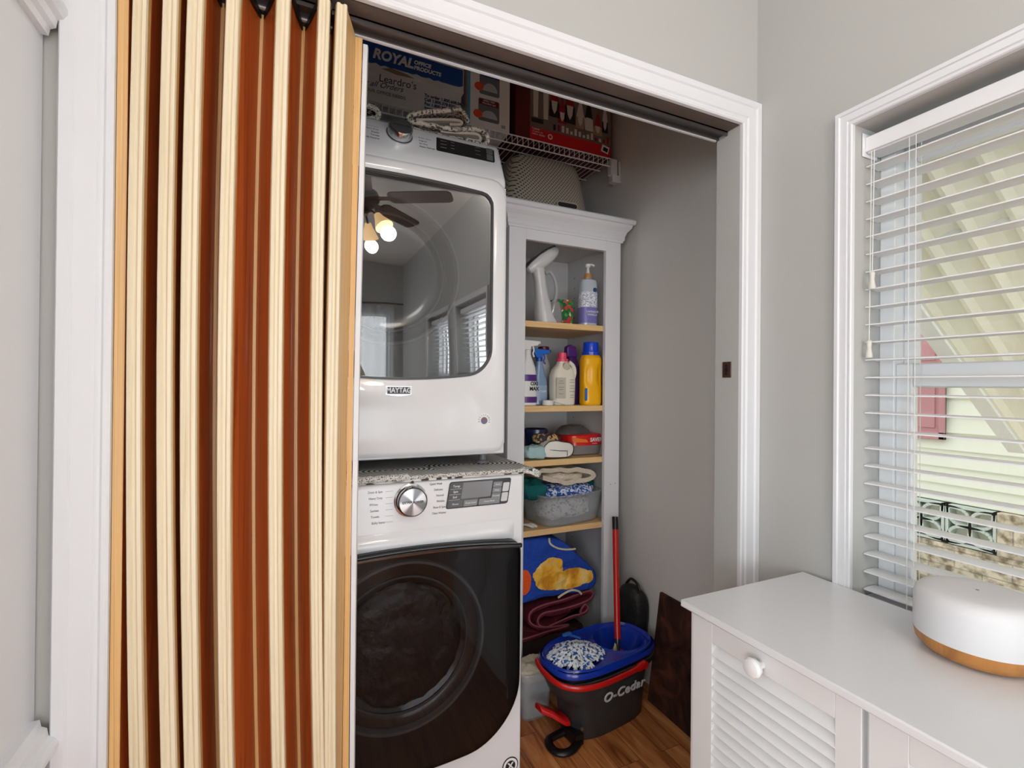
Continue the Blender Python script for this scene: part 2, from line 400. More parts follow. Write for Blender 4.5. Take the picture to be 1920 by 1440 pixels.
ad=thing('accordion_door','wooden accordion folding door pushed to the left of the closet opening','accordion door',(-.07,1.065,.02))
SL=[((-.246,-.236,.0099),(-.227,-.216,.0104)),((-.204,-.191,.0112),(-.184,-.170,.0117)),((-.168,-.157,.0121),(-.146,-.136,.0117)),((-.109,-.104,.0121),(-.089,-.085,.0117)),((-.028,-.020,.0117),(-.007,0,.0113)),((.045,.051,.0117),(.064,.069,.0113)),((.078,.070,.0090),(.096,.089,.0076))]
YN,YF=1.012,1.112
def mid(a,b,t): return tuple(a[i]+(b[i]-a[i])*t for i in range(3))
def sh(a,d): return (a[0]+d,a[1]+d,a[2])
# first panel from the jamb
strip([((-.2697,-.2697,0),1.0175),((-.2560,-.2560,0),1.022)],'jamb_strip',tanp,ad,.004,0)
strip([((-.2690,-.2690),1.034),((-.2690,-.2690),YF)],'jamb_post',tan_w,ad,.004,0)
ends=[]
for k,(a,b) in enumerate(SL):
    w=lambda t:mid(a,b,-.09+1.18*t)
    bw=.006 if k<1 else .009
    for e_,sg in ((0,-1),(1,1)):
        q0=w(e_); q1=sh(q0,sg*.0015)
        if (k,sg)!=(0,-1): strip([(q0,YN+.006),(q1,YN+.018)],'slat_side',tanp,ad,.003*sg,bw)
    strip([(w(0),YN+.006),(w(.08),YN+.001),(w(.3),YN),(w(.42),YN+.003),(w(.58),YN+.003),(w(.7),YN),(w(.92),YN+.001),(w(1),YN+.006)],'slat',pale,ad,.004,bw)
for k in range(len(SL)):
    a,b=SL[k]; bw=.006 if k<1 else .009
    if k==0:
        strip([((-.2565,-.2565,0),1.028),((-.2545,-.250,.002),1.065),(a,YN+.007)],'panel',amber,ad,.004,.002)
    if k<len(SL)-1:
        c=SL[k+1][0]; f1=mid(b,c,.5-.0); 
        fl=sh(f1,-.003); fr_=sh(f1,.003)
        bs=sh(b,.001); cs=sh(c,-.001)
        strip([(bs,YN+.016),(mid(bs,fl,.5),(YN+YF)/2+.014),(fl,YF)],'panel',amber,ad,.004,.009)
        strip([(fl,YF+.001),(fr_,YF+.001)],'fold_strip',tanp,ad,.003,.009)
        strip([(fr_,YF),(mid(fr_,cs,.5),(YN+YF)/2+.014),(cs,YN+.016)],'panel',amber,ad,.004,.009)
    else:
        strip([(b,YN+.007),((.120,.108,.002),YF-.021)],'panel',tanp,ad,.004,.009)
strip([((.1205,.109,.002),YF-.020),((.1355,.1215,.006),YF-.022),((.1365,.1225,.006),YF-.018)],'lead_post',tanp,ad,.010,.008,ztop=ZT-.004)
strip([((.1385,.1245,.006),YF-.014),((.1475,.1335,.005),YF-.014),((.151,.137,.005),YF-.004),((.151,.137,.005),YF+.012)],'end_post',trim_m,ad,.006,.008,ztop=ZT-.01)
# black runner blocks along the top of the folds
rb=MB()
for k in range(len(SL)-1):
    f=mid(SL[k][1],SL[k+1][0],.5)
    rb.prism([(SL[k][1][0]+.004,YN+.012),(f[0]-.002,YF-.004),(f[0]-.005,YF-.004),(SL[k][1][0]-.002,YN+.012)],'z',ZT-.012,ZT+.002)
    rb.prism([(SL[k+1][0][0]-.004,YN+.012),(f[0]+.002,YF-.004),(f[0]+.005,YF-.004),(SL[k+1][0][0]+.002,YN+.012)],'z',ZT-.012,ZT+.002)
rb.build('top_edge',rimblk,ad)
tk=thing('door_track','dark metal sliding track with a bright lower lip under the closet header','track',(.46,1.075,2.015))
a_=MB(); a_.box(-.26,1.187,1.058,1.062,2.0225,2.035).box(-.26,1.187,1.090,1.094,2.0225,2.035).box(-.26,1.187,1.058,1.094,2.031,2.035)
a_.build('channel',mat('dark_track_metal',(96,92,90),.35,.6),tk)
MB().box(-.26,1.18,1.0945,1.1005,2.019,2.0245).build('lip',mat('pale_metal',(225,226,228),.35,.2),tk)
# strike plate on jamb
t=thing('strike_plate','small brown metal strike plate on the white right door jamb','strike plate',(1.188,1.056,1.296))
MB().box(1.186,1.1899,1.041,1.071,1.296,1.343).build('plate',mat('brown_metal',(86,58,50),.4,.6),t,bevel=.001)
MB().lathe([(.004,1.1852),(.004,1.186)],(0,1.056,1.331),10,axis='x').lathe([(.004,1.1852),(.004,1.186)],(0,1.056,1.307),10,axis='x').build('screw',black,t)
MB().box(1.1855,1.1862,1.051,1.061,1.313,1.325).build('slot',black,t)
# ---------------------------------------------------------------- appliances
def glassmat(name,tint,refl,rough=.015):
    m,n,l,p=nodes_mat(name); t_=n.new('ShaderNodeBsdfTransparent'); t_.inputs[0].default_value=(*tint,1)
    g=n.new('ShaderNodeBsdfGlossy'); g.inputs['Roughness'].default_value=rough; g.inputs[0].default_value=(1,1,1,1)
    fr=n.new('ShaderNodeFresnel'); fr.inputs[0].default_value=refl; x=n.new('ShaderNodeMixShader')
    l.new(fr.outputs[0],x.inputs[0]); l.new(t_.outputs[0],x.inputs[1]); l.new(g.outputs[0],x.inputs[2]); l.new(x.outputs[0],n['Material Output'].inputs[0]); n.remove(p); return m
smoke1=glassmat('smoked_dryer_glass',(.46,.47,.48),2.0)
smoke2=glassmat('smoked_washer_glass',(.46,.46,.47),1.24)
def appliance_cycles(par,cx,plane,left,right,dz,sz=.0078,gap=.085):
    for i,tx in enumerate(left): lettering('cycle_name',tx,sz,plane(cx-gap-.012,dz-i*.0165 if False else dz-i*.0135),ink,par,align='RIGHT')
    for i,tx in enumerate(right): lettering('cycle_name',tx,sz,plane(cx+gap+.012,dz-i*.0135),ink,par,align='LEFT')
# dryer -----------------------------------------------------------
dx=.286; hw=.343; DY=1.435; DZ0=1.048
dr=thing('dryer','white front-load dryer with smoked glass door, stacked on top of the washer','dryer',(dx,1.80,1.0135))
b=MB()
sec=[(DY+.10,DZ0),(DY+.10,1.900),(DY,1.900),(DY,1.925),(DY+.004,1.935),(1.497,2.058),(1.507,2.066),(1.52,2.068),(2.18,2.068),(2.18,DZ0)]
b.prism(sec,'x',dx-hw,dx+hw)
b.build('body',enamel,dr,bevel=.012,seg=4)
def plate(x0,x1,z0,z1,y0,y1,hole,c,name,m,par):
    RO=resample([(x0,z0),(x1,z0),(x1,z1),(x0,z1)],NR,c)
    for cx_,cz_ in ((x0,z0),(x1,z0),(x1,z1),(x0,z1)):
        a=math.atan2(cz_-c[1],cx_-c[0])%(2*PI); RO[round(a/(2*PI)*NR)%NR]=(cx_,cz_)
    f_=lambda P,y:[Vector((q[0],y,q[1])) for q in P]
    return MB().loft([f_(hole,y1),f_(RO,y1),f_(RO,y0+.004),[Vector((c[0]+(q[0]-c[0])*.992,y0,c[1]+(q[1]-c[1])*.994)) for q in RO],f_(hole,y0),f_(hole,y1)],cap0=False,cap1=False).build(name,m,par,smooth=True,angle=30)
# rounded door panel bulging from the body, with its smoked window
outer=rrect(dx-.339,dx+.339,1.056,1.919,[.03,.03,.05,.05],8)
ringsA=[]
for off,y in ((0,DY),(0,DY-.012),(-.006,DY-.018)):
    ringsA.append([Vector((dx+(p[0]-dx)*(1+off/.325),y,1.5+(p[1]-1.5)*(1+off/.415))) for p in outer])
def arcout(x0,x1,z0,z1,r,sag,n=8,topsag=0):
    """rounded rectangle with a bellied bottom edge"""
    P=rrect(x0,x1,z0,z1,r,n); out=[]; c=(x0+x1)/2; h=(x1-x0)/2
    # densify the straight runs
    D=[]
    for i in range(len(P)):
        a,b_=P[i],P[(i+1)%len(P)]; L=math.hypot(b_[0]-a[0],b_[1]-a[1]); k=max(1,int(L/.03))
        D+=[(a[0]+(b_[0]-a[0])*q/k,a[1]+(b_[1]-a[1])*q/k) for q in range(k)]
    for x,z in D:
        u=(x-c)/h; f=(z1-z)/(z1-z0)
        out.append((x,z-sag*(1-u*u)*max(0,f)**3+topsag*(1-u*u)*max(0,1-f)**3))
    return out
gx0,gx1,gz0,gz1=dx-.292,dx+.292,1.305,1.868
gout=arcout(gx0,gx1,gz0,gz1,[.075,.075,.035,.035],.025,topsag=.012)
dm=MB()
# door face with a hole: outer ring -> glass outline
def resample(P,n,c):
    """points of outline P hit by n rays from c"""
    out=[]
    for k in range(n):
        a=2*PI*k/n; d=(math.cos(a),math.sin(a)); best=None
        for i in range(len(P)):
            ax,az=P[i][0]-c[0],P[i][1]-c[1]; bx,bz=P[(i+1)%len(P)][0]-c[0],P[(i+1)%len(P)][1]-c[1]
            ex,ez=bx-ax,bz-az; den=d[0]*ez-d[1]*ex
            if abs(den)<1e-12: continue
            t_=(ax*ez-az*ex)/den; s_=(ax*d[1]-az*d[0])/den
            if t_>0 and -1e-6<=s_<=1+1e-6 and (best is None or t_>best): best=t_
        out.append((c[0]+d[0]*best,c[1]+d[1]*best))
    return out
NR=160; cc=(dx,1.55)
R0=resample(outer,NR,cc); R1=resample(gout,NR,cc)
def ringat(R,y,s=1,c=cc): return [Vector((c[0]+(p[0]-c[0])*s,y,c[1]+(p[1]-c[1])*s)) for p in R]
dm.loft([ringat(R0,DY),ringat(R0,DY-.010),ringat(R0,DY-.016,.985),ringat(R0,DY-.018,.97),ringat(R1,DY-.018,1.012),ringat(R1,DY-.016,1.0),ringat(R1,DY-.002,1.0)],cap0=False,cap1=False)
door=dm.build('door',enamel,dr,smooth=True,angle=40)
MB().loft([ringat(R1,DY-.0165,1.0),ringat(R1,DY-.0195,.998),ringat(R1,DY-.0195,.975),ringat(R1,DY-.0165,.972)],cap0=False,cap1=False).build('window_trim',mat('dark_gasket',(60,61,63),.3),door,smooth=True,angle=30)
def glass(R,c,y,bulge,name,m,par):
    rings=[]
    for s in (.98,.93,.85,.72,.55,.35,.15):
        rings.append([Vector((c[0]+(p[0]-c[0])*s,y-bulge*(1-s**2.2),c[1]+(p[1]-c[1])*s)) for p in R])
    return MB().loft(rings,cap0=False).build(name,m,par,smooth=True,angle=60)
glass(R1,cc,DY-.0150,.0012,'door_glass',smoke1,door)
def porthole(c,y,r,depth,par,mface,mring,R,big):
    f=MB(); circ=[(c[0]+r*math.cos(2*PI*k/NR),c[1]+r*math.sin(2*PI*k/NR)) for k in range(NR)]
    RR=resample(R,NR,c)
    rr=lambda q,yy:[Vector((c[0]+q*math.cos(2*PI*k/NR),yy,c[1]+q*math.sin(2*PI*k/NR))) for k in range(NR)]
    f.loft([[Vector((p[0],y,p[1])) for p in RR],rr(r,y+.004)],cap0=False,cap1=False)
    f.build('inner_panel',mface,par,smooth=True)
    MB().loft([rr(r,y+.004),rr(r*.985,y-.004),rr(r*.955,y-.004),rr(r*.93,y+.01),rr(r*.93,y+.012)],cap0=False,cap1=False).build('door_ring',mring,par,smooth=True,angle=60)
    MB().loft([rr(r*.93,y+.010),rr(r*.80,y+depth*.5),rr(r*.74,y+depth),rr(r*.6,y+depth*1.1)],cap0=False,cap1=True).build('bowl',mat('smoked_bowl',(36,36,38),.12,coat=.5),par,smooth=True,angle=50)
    MB().loft([rr(r*.80,y+depth*.5-.001),rr(r*.785,y+depth*.5-.006),rr(r*.77,y+depth*.5)],cap0=False,cap1=False).build('bowl_ring',mring,par,smooth=True)
plate(dx-hw,dx+hw,DZ0,1.903,DY,DY+.101,[(cc[0]+(q[0]-cc[0])*.985,cc[1]+(q[1]-cc[1])*.985) for q in R1],cc,'front_panel',enamel,dr)
porthole((dx-.03,1.60),DY+.006,.222,.055,door,mat('dryer_inner_panel',(84,85,87),.3),mat('grey_ring',(118,120,122),.2),gout,1)
# keep body front behind the bowl open: the bowl sits inside the dark opening
# control panel, knob and display on the sloped top front
ny,nz=-.130,.065; L_=math.hypot(ny,nz); tilt=math.atan2(.065,.130)
def dplane(x,z,off=.0008):
    y=DY+(z-1.930)*.5
    return Matrix.Translation((x,y-off*.894,z+off*.447))@Matrix.Rotation(PI/2-tilt,4,'X')
M=dplane(.293,2.022,0)
k=MB().lathe([(.040,0),(.040,.004),(.037,.006),(.036,.028),(.033,.032)],(0,0,0),40,M=M); kn=k.build('knob',chrome,dr,smooth=True)
MB().lathe([(.0325,.0318),(.0325,.0330),(.031,.0335)],(0,0,0),40,M=M).build('knob_cap',mat('knob_cap_grey',(70,71,73),.4),kn,smooth=True)
lettering('knob_lettering','EXTRA POWER',.0075,M@Matrix.Translation((0,0,.0336)),dink,kn)
disp=MB(); Pd=rrect(-.098,.098,-.0335,.0335,.006,4)
Mx=dplane(.506,2.022,0)@Matrix(((1,.12,0,0),(0,1,0,0),(0,0,1,0),(0,0,0,1)))
disp.prism(Pd,'z',0,.0015,M=Mx); dsp=disp.build('display',mat('display_black',(26,27,28),.15,coat=.5),dr)
q=MB()
for i,(u,v,w,h) in enumerate([(-.075,.016,.02,.002),(-.075,0,.02,.002),(-.075,-.015,.02,.002),(-.045,.018,.012,.002),(-.045,.004,.012,.002),(-.045,-.01,.012,.002),(.04,.02,.018,.0015),(.04,.005,.018,.0015),(.04,-.012,.018,.0015)]): q.box(u-w/2,u+w/2,v-h/2,v+h/2,.0015,.0018,M=Mx)
q.build('display_marks',mat('display_grey',(120,122,125),.5),dsp)
for v in (.015,-.015): MB().prism(rrect(.070,.092,v-.013,v+.013,.003,3),'z',.0015,.003,M=Mx).build('button',mat('button_grey',(95,97,99),.3),dsp)
for i,tx in enumerate(['Timed Dry','Quick Dry','Heavy Duty','Sheets','Towels','Wrinkle Control']): lettering('cycle_name',tx,.0085,dplane(.232,2.046-i*.0115),ink,dr,align='RIGHT')
for i,tx in enumerate(['Normal','Delicates','Bulky Items','Regular','Air Dry','Steam Refresh']): lettering('cycle_name',tx,.0085,dplane(.352,2.052-i*.0115),ink,dr,align='LEFT')
# badge
bd=MB().prism([(dx-.037,1.262),(dx-.037,1.236),(dx,1.2315),(dx+.037,1.236),(dx+.037,1.262)],'y',DY-.0195,DY-.0165).build('badge',steel,dr)
MB().box(dx-.033,dx+.033,DY-.0205,DY-.019,1.239,1.259).build('badge_field',mat('badge_blue',(52,56,66),.4),bd)
lettering('badge_lettering','MAYTAG',.0205,FM(dx,DY-.021,1.249),mat('silver_letters',(225,226,228),.35),bd,sx=.86,bold=.0006)
st=MB().lathe([(.024,DY-.0185),(.024,DY-.0178)],(.552,0,1.156),28,axis='y').build('sticker',mat('white_paper',(238,238,236),.6),dr)
MB().lathe([(.011,DY-.0191),(.011,DY-.0184)],(.552,0,1.156),20,axis='y').build('sticker_emblem',mat('muted_blue_print',(105,112,140),.6),st)
MB().box(.545,.559,DY-.0195,DY-.019,1.158,1.162).build('sticker_stripe',mat('muted_red_print',(170,80,80),.6),st)
for j in range(10):
    a=PI*1.05-PI*1.15*j/9; r=.0175
    lettering('sticker_lettering','ASSISTANCE'[j],.0065,FM(.552+r*math.cos(a),DY-.0188,1.156+r*math.sin(a),ry=a-PI/2),ink,st)
for sx_ in (-1,1):
    for yy in (1.49,2.1): MB().lathe([(.022,1.0135),(.022,1.021),(.012,1.023),(.012,1.05)],(dx+sx_*.29,yy,0),16).build('foot',grey_pl,dr,smooth=True)
# washer ----------------------------------------------------------
wx=.302; WY=1.33; WT=.998
ws=thing('washer','white front-load washer with black glass door, below the dryer','washer',(wx,1.68,0))
b=MB(); b.prism([(WY,.02),(WY,WT-.008),(WY+.008,WT),(2.05,WT),(2.05,.02)],'x',wx-.35,wx+.345)
b.build('body',enamel,ws,bevel=.010,seg=4)
for sx_ in (-1,1):
    for yy in (1.40,2.0): MB().lathe([(.02,0),(.02,.008),(.012,.01),(.012,.03)],(wx+sx_*.3,yy,0),16).build('foot',grey_pl,ws,smooth=True)
# curved fascia between console and door: a shallow scoop
sc=MB(); rings=[]
xs=[wx-.32+.64*i/24 for i in range(25)]
def sco(u,v):
    x=wx-.315+.63*u; e=min(1,(1-abs(2*u-1))*9)**.5; z=.865-.055*v
    return (x,WY-.001-.014*e*math.sin(PI*min(1,v*.9))**1.2*(1 if v<.99 else 1),z)
sc.grid(sco,40,10); sc.build('console_lip',enamel,ws,smooth=True)
wz0,wz1=.218,.805
wout=arcout(wx-.325,wx+.325,wz0+.03,wz1,[.16,.16,.022,.022],.03,10,topsag=.022)
wc=(wx,.52); RW=resample(wout,NR,wc)
def rw(y,s=1): return [Vector((wc[0]+(p[0]-wc[0])*s,y,wc[1]+(p[1]-wc[1])*s)) for p in RW]
wd=MB().loft([rw(WY+.001),rw(WY-.028),rw(WY-.040,.985),rw(WY-.041,.975)],cap0=False,cap1=False).build('door',black,ws,smooth=True,angle=40)
rings=[]
for s in (.98,.93,.85,.72,.55,.35,.15): rings.append([Vector((wc[0]+(p[0]-wc[0])*s,WY-.040-.008*(1-s**2.2),wc[1]+(p[1]-wc[1])*s)) for p in RW])
MB().loft(rings,cap0=False).build('door_glass',smoke2,wd,smooth=True,angle=60)
# handle bar along the top of the door
hp=[]
for i in range(21):
    u=-1+2*i/20; hp.append((wx+.318*u,WY-.046,wz1-.006+.020*(1-u*u)))
MB().tube(hp,.0085,10,flat=.8).build('door_handle',mat('black_gloss',(16,17,20),.08,coat=1),wd,smooth=True)
porthole((wx-.02,.565),WY-.030,.232,.022,wd,mat('washer_inner_panel',(30,30,32),.35),mat('washer_ring',(104,106,108),.2),[(p[0],p[1]) for p in wout],1)
# dark laundry behind the inner glass
lb=blob(wx-.02,WY-.012,.565,.165,.012,.165,3,.008,30,e=2).build('drum_load',mat('dark_laundry',(34,34,36),.35,bump=.6,bscale=30),wd,smooth=True)
# knob
Mk=FM(.304,WY,.949)
kn=MB().lathe([(.046,0),(.046,.003),(.041,.005),(.040,.026),(.037,.029)],(0,0,0),48,M=Mk).build('knob',chrome,ws,smooth=True)
kf,n,l,p=nodes_mat('spun_metal_painted_sheen')
t_=n.new('ShaderNodeTexCoord'); gr=n.new('ShaderNodeTexGradient'); gr.gradient_type='RADIAL'; mp=n.new('ShaderNodeMapping')
mp.inputs['Location'].default_value=(-.304,-.949,0)
sx2=n.new('ShaderNodeSeparateXYZ'); cb=n.new('ShaderNodeCombineXYZ'); l.new(t_.outputs['Object'],sx2.inputs[0]); l.new(sx2.outputs['X'],cb.inputs['X']); l.new(sx2.outputs['Z'],cb.inputs['Y'])
l.new(cb.outputs[0],mp.inputs[0]); l.new(mp.outputs[0],gr.inputs[0])
mt=n.new('ShaderNodeMath'); mt.operation='MULTIPLY'; mt.inputs[1].default_value=2*PI*4; l.new(gr.outputs['Fac'],mt.inputs[0])
si=n.new('ShaderNodeMath'); si.operation='SINE'; l.new(mt.outputs[0],si.inputs[0]); mr=n.new('ShaderNodeMapRange'); mr.inputs[1].default_value=-1; l.new(si.outputs[0],mr.inputs[0])
r=ramp(n,[(.2,(130,132,136)),(.8,(225,226,228))]); l.new(mr.outputs[0],r.inputs[0]); l.new(r.outputs[0],p.inputs['Base Color']); p.inputs['Metallic'].default_value=.7; p.inputs['Roughness'].default_value=.4  # fan-shaped metal sheen painted into the knob face colour
MB().lathe([(.0365,.0288),(.0365,.0296),(.035,.030)],(0,0,0),48,M=Mk).build('knob_face',kf,kn,smooth=True)
MB().lathe([(.0385,.0280),(.0385,.0292),(.0362,.0296)],(0,0,0),48,M=Mk,cap0=False,cap1=False).build('knob_rim',mat('knob_black_rim',(22,22,24),.3),kn,smooth=True)
lettering('knob_lettering','EXTRA POWER',.0085,Mk@Matrix.Translation((0,0,.0305)),dink,kn,bold=.0002)
MB().lathe([(.004,0),(.003,.004)],(0,0,0),12,M=FM(.309,WY,.9975-.0)).build('indicator',black,ws)
def wpl(x,z): return FM(x,WY-.0006,z)
ll=['Quick Wash','Heavy Duty','Whites','Normal','Sanitize','Bulky Items']
for i,tx in enumerate(['Drain & Spin','Heavy Duty','Whites','Sanitize','Towels','Bulky Items']):
    lettering('cycle_name',tx,.0088,wpl(.190+.002*i,.978-i*.0165),ink,ws,align='LEFT',sx=.85)
    MB().box(.236,.256,WY-.0006,WY-.0002,.9775-i*.0165,.9781-i*.0165).build('cycle_line',ink,ws)
for i,tx in enumerate(['Quick Wash','Delicates','Normal','Wrinkle','Rinse & Spin','Clean Washer']):
    lettering('cycle_name',tx,.0088,wpl(.399+.0025*i-.006,.988-i*.0165),ink,ws,align='RIGHT',sx=.8)
Md=FM(.505,WY,.952)@Matrix(((1,.16,0,0),(0,1,0,0),(0,0,1,0),(0,0,0,1)))
dsp=MB().prism(rrect(-.096,.096,-.038,.038,.007,4),'z',0,.0016,M=Md).build('display',mat('display_rim',(56,58,61),.25),ws)
MB().prism(rrect(-.093,.0,-.035,.035,.005,4),'z',.0016,.0022,M=Md).build('display_keys',mat('display_dark_grey',(84,86,89),.25),dsp)
MB().prism(rrect(-.055,.036,-.012,.034,.001,2),'z',.0022,.0028,M=Md).build('screen',mat('screen_grey',(122,124,127),.15,coat=.6),dsp)
bm_=mat('key_grey',(132,134,138),.3); bl_=mat('key_silver',(205,207,210),.25)
for i in range(3): MB().prism(rrect(.040,.068,.014-i*.0165,.028-i*.0165+.001,.002,3),'z',.0016,.003,M=Md).build('button',bm_,dsp)
for u0,u1 in ((-.09,-.048),(-.044,-.003),(.002,.068)): MB().prism(rrect(u0,u1,-.034,-.017,.002,3),'z',.0022,.0032,M=Md).build('button',bm_ if u0>-.05 else mat('key_dark',(92,94,98),.3),dsp)
for v0 in (-.020,.009): MB().prism(rrect(.072,.092,v0-.010,v0+.016,.003,3),'z',.0016,.0032,M=Md).build('button',bl_,dsp)
wi=mat('white_ink',(225,226,228),.5)
for i,tx in enumerate(['Temp','Spin','Soil']):
    lettering('key_lettering',tx,.009,Md@Matrix.Translation((-.074,.025-i*.0155,.0024)),wi,dsp)
    MB().box(-.091,-.058,.0170-i*.0155,.0176-i*.0155,.0022,.0026,M=Md).build('key_line',wi,dsp)
for u,tx in ((-.069,'Power'),(-.023,'Fresh Hold'),(.035,'Extra Rinse')): lettering('key_lettering',tx,.0072,Md@Matrix.Translation((u,-.0255,.0034)),wi,dsp)
for i,tx in enumerate(['Steam','Delay','Presoak']): lettering('key_lettering',tx,.0065,Md@Matrix.Translation((.054,.0215-i*.0165,.0032)),wi,dsp)
st=MB().lathe([(.026,WY-.0015),(.026,WY-.0006)],(.612,0,.125),28,axis='y').build('sticker',dink,ws)
MB().lathe([(.023,WY-.0022),(.023,WY-.0014)],(.612,0,.125),28,axis='y').build('sticker_ring',mat('white_paper',(238,238,236),.6),st)
MB().lathe([(.016,WY-.0028),(.016,WY-.0021)],(.612,0,.125),28,axis='y').build('sticker_disc',dink,st)
lettering('sticker_lettering','X',.026,FM(.612,WY-.003,.125),wi,st,bold=.001)
# striped mat between the machines
mtm,n,l,p=nodes_mat('black_white_spiral_weave')
def math_(n,l,op,a,b=None):
    q=n.new('ShaderNodeMath'); q.operation=op
    for i,x in enumerate((a,b)):
        if x is None: continue
        if isinstance(x,(int,float)): q.inputs[i].default_value=x
        else: l.new(x,q.inputs[i])
    return q.outputs[0]
ln=[]
for cx,cy in ((.02,1.50),(.27,1.47),(.52,1.49)):
    mp=mapped(n,l,(1,1.6,0),loc=(-cx,-cy*1.6,0)); le=n.new('ShaderNodeVectorMath'); le.operation='LENGTH'; l.new(mp.outputs[0],le.inputs[0]); ln.append(le.outputs['Value'])
mn=math_(n,l,'MINIMUM',math_(n,l,'MINIMUM',ln[0],ln[1]),ln[2])
sn=math_(n,l,'SINE',math_(n,l,'MULTIPLY',mn,400.0))
nz_=n.new('ShaderNodeTexNoise'); nz_.inputs['Scale'].default_value=240; sn=math_(n,l,'ADD',sn,math_(n,l,'MULTIPLY',math_(n,l,'SUBTRACT',nz_.outputs[0],.5),.9))
r=ramp(n,[(.3,(70,70,72)),(.55,(220,219,215))]); l.new(math_(n,l,'ADD',math_(n,l,'MULTIPLY',sn,.5),.5),r.inputs[0]); l.new(r.outputs[0],p.inputs['Base Color']); p.inputs['Roughness'].default_value=.9
def weave(name,c1,c2,scale,bump=.8,stops=(.42,.58)):
    m,n,l,p=nodes_mat(name); mp=mapped(n,l,(1,1,1)); v=n.new('ShaderNodeTexVoronoi'); v.inputs['Scale'].default_value=scale; l.new(mp.outputs[0],v.inputs['Vector'])
    sp_=n.new('ShaderNodeSeparateColor'); l.new(v.outputs['Color'],sp_.inputs[0])
    r=ramp(n,[(stops[0],c1),(stops[1],c2)]); l.new(sp_.outputs[0],r.inputs[0]); l.new(r.outputs[0],p.inputs['Base Color']); p.inputs['Roughness'].default_value=.95
    b=n.new('ShaderNodeBump'); b.inputs['Strength'].default_value=bump; b.inputs['Distance'].default_value=.003; b.invert=True; l.new(v.outputs['Distance'],b.inputs['Height']); l.new(b.outputs[0],p.inputs['Normal']); return m
braid_m=weave('black_white_braid',(90,90,90),(232,230,224),420,stops=(.1,.35))
def cloth(name,c,bump=.5,scale=220,var=.1): return mat(name,c,.92,bump=bump,bscale=scale,var=var,vscale=25,spec=.2)
t=thing('woven_mat','black and white swirl woven mat lying between the washer and the dryer','mat',(.30,1.6,.998))
MB().grid(lambda u,v:(-.045+.73*u,1.332+.55*v,1.0115+.003*noise.noise(Vector((u*9,v*7,2)))*(v<.2)+( -.004*max(0,u-.93)/.07)),60,30)
mm=MB(); 
def top(u,v): return Vector((-.045+.735*u,1.333+.55*v,1.0105+.0015*noise.noise(Vector((u*9,v*7,2)))))
n_=40; rings=[]
for i in range(n_+1):
    u=i/n_; a=[top(u,v/12) for v in range(13)]; rings.append(a+[Vector((q.x,q.y,.9985)) for q in reversed(a)])
mm.loft(rings); mm.build('weave',mtm,t,smooth=True)
pth=[]
for i in range(70):
    u=i/69; x=-.04+.74*u; pth.append((x,1.331-.004*math.sin(u*9),1.0085+.0035*(1 if u<.45 else .2)+.0012*math.sin(i*2.1)-(.02*max(0,u-.93)/.07 if u>.93 else 0)))
MB().tube(pth,[.0095 if i<32 else .0055 for i in range(70)],8).build('braided_edge',braid_m,t,smooth=True)
MB().tube(smoothpath([(.655,1.36,1.008),(.69,1.338,1.004),(.708,1.345,.993),(.716,1.37,.992),(.708,1.395,1.0)],6),.0065,8).build('braided_corner',braid_m,t,smooth=True)
# rugs folded on the dryer
tw=weave('grey_tweed_weave',(72,68,64),(196,190,180),200,stops=(.3,.75)); ivory=cloth('ivory_cloth',(214,210,198))
t=thing('folded_rug','grey flecked woven rug folded in loops on top of the dryer','rug',(.45,1.70,2.069))
p1=smoothpath([(.30,2.080),(.40,2.078),(.50,2.080),(.585,2.083),(.603,2.098),(.592,2.122),(.560,2.128),(.515,2.118),(.465,2.108),(.40,2.106),(.345,2.104),(.335,2.118),(.375,2.140),(.43,2.158),(.475,2.172),(.500,2.180),(.520,2.168),(.53,2.15)],7)
ribbon(p1,.013,1.54,1.88,wob=.004).build('weave',tw,t,smooth=True,angle=60)
p2=[(a,c) for a,c in p1]
MB().tube([(a,1.539+.003*math.sin(i*1.3),c) for i,(a,c) in enumerate(p2)],.0075,8).build('rug_edge',weave('tweed_edge_weave',(96,92,86),(222,217,206),150,stops=(.2,.5)),t,smooth=True)
p3=smoothpath([(.36,2.118),(.42,2.132),(.48,2.146),(.508,2.148),(.51,2.138),(.47,2.128)],6)
ribbon(p3,.008,1.545,1.86,wob=.003).build('lining',ivory,t,smooth=True)
p3=smoothpath([(.44,2.098),(.50,2.106),(.560,2.116),(.578,2.110),(.575,2.096),(.53,2.092)],6)
ribbon(p3,.008,1.545,1.86,wob=.003).build('lining',ivory,t,smooth=True)
t=thing('braided_rug','black and white braided rope-edged mat folded at the left on top of the dryer','mat',(.17,1.66,2.069))
p1=smoothpath([(.02,2.076),(.12,2.076),(.20,2.080),(.235,2.090),(.240,2.105),(.225,2.118),(.17,2.122),(.10,2.124),(.02,2.126)],6)
MB().tube([(a,1.54,c) for a,c in p1],.0085,8).build('braided_edge',braid_m,t,smooth=True)
ribbon(p1,.011,1.545,1.82,wob=.002).build('weave',weave('dark_braid_weave',(40,40,42),(190,188,182),140),t,smooth=True)
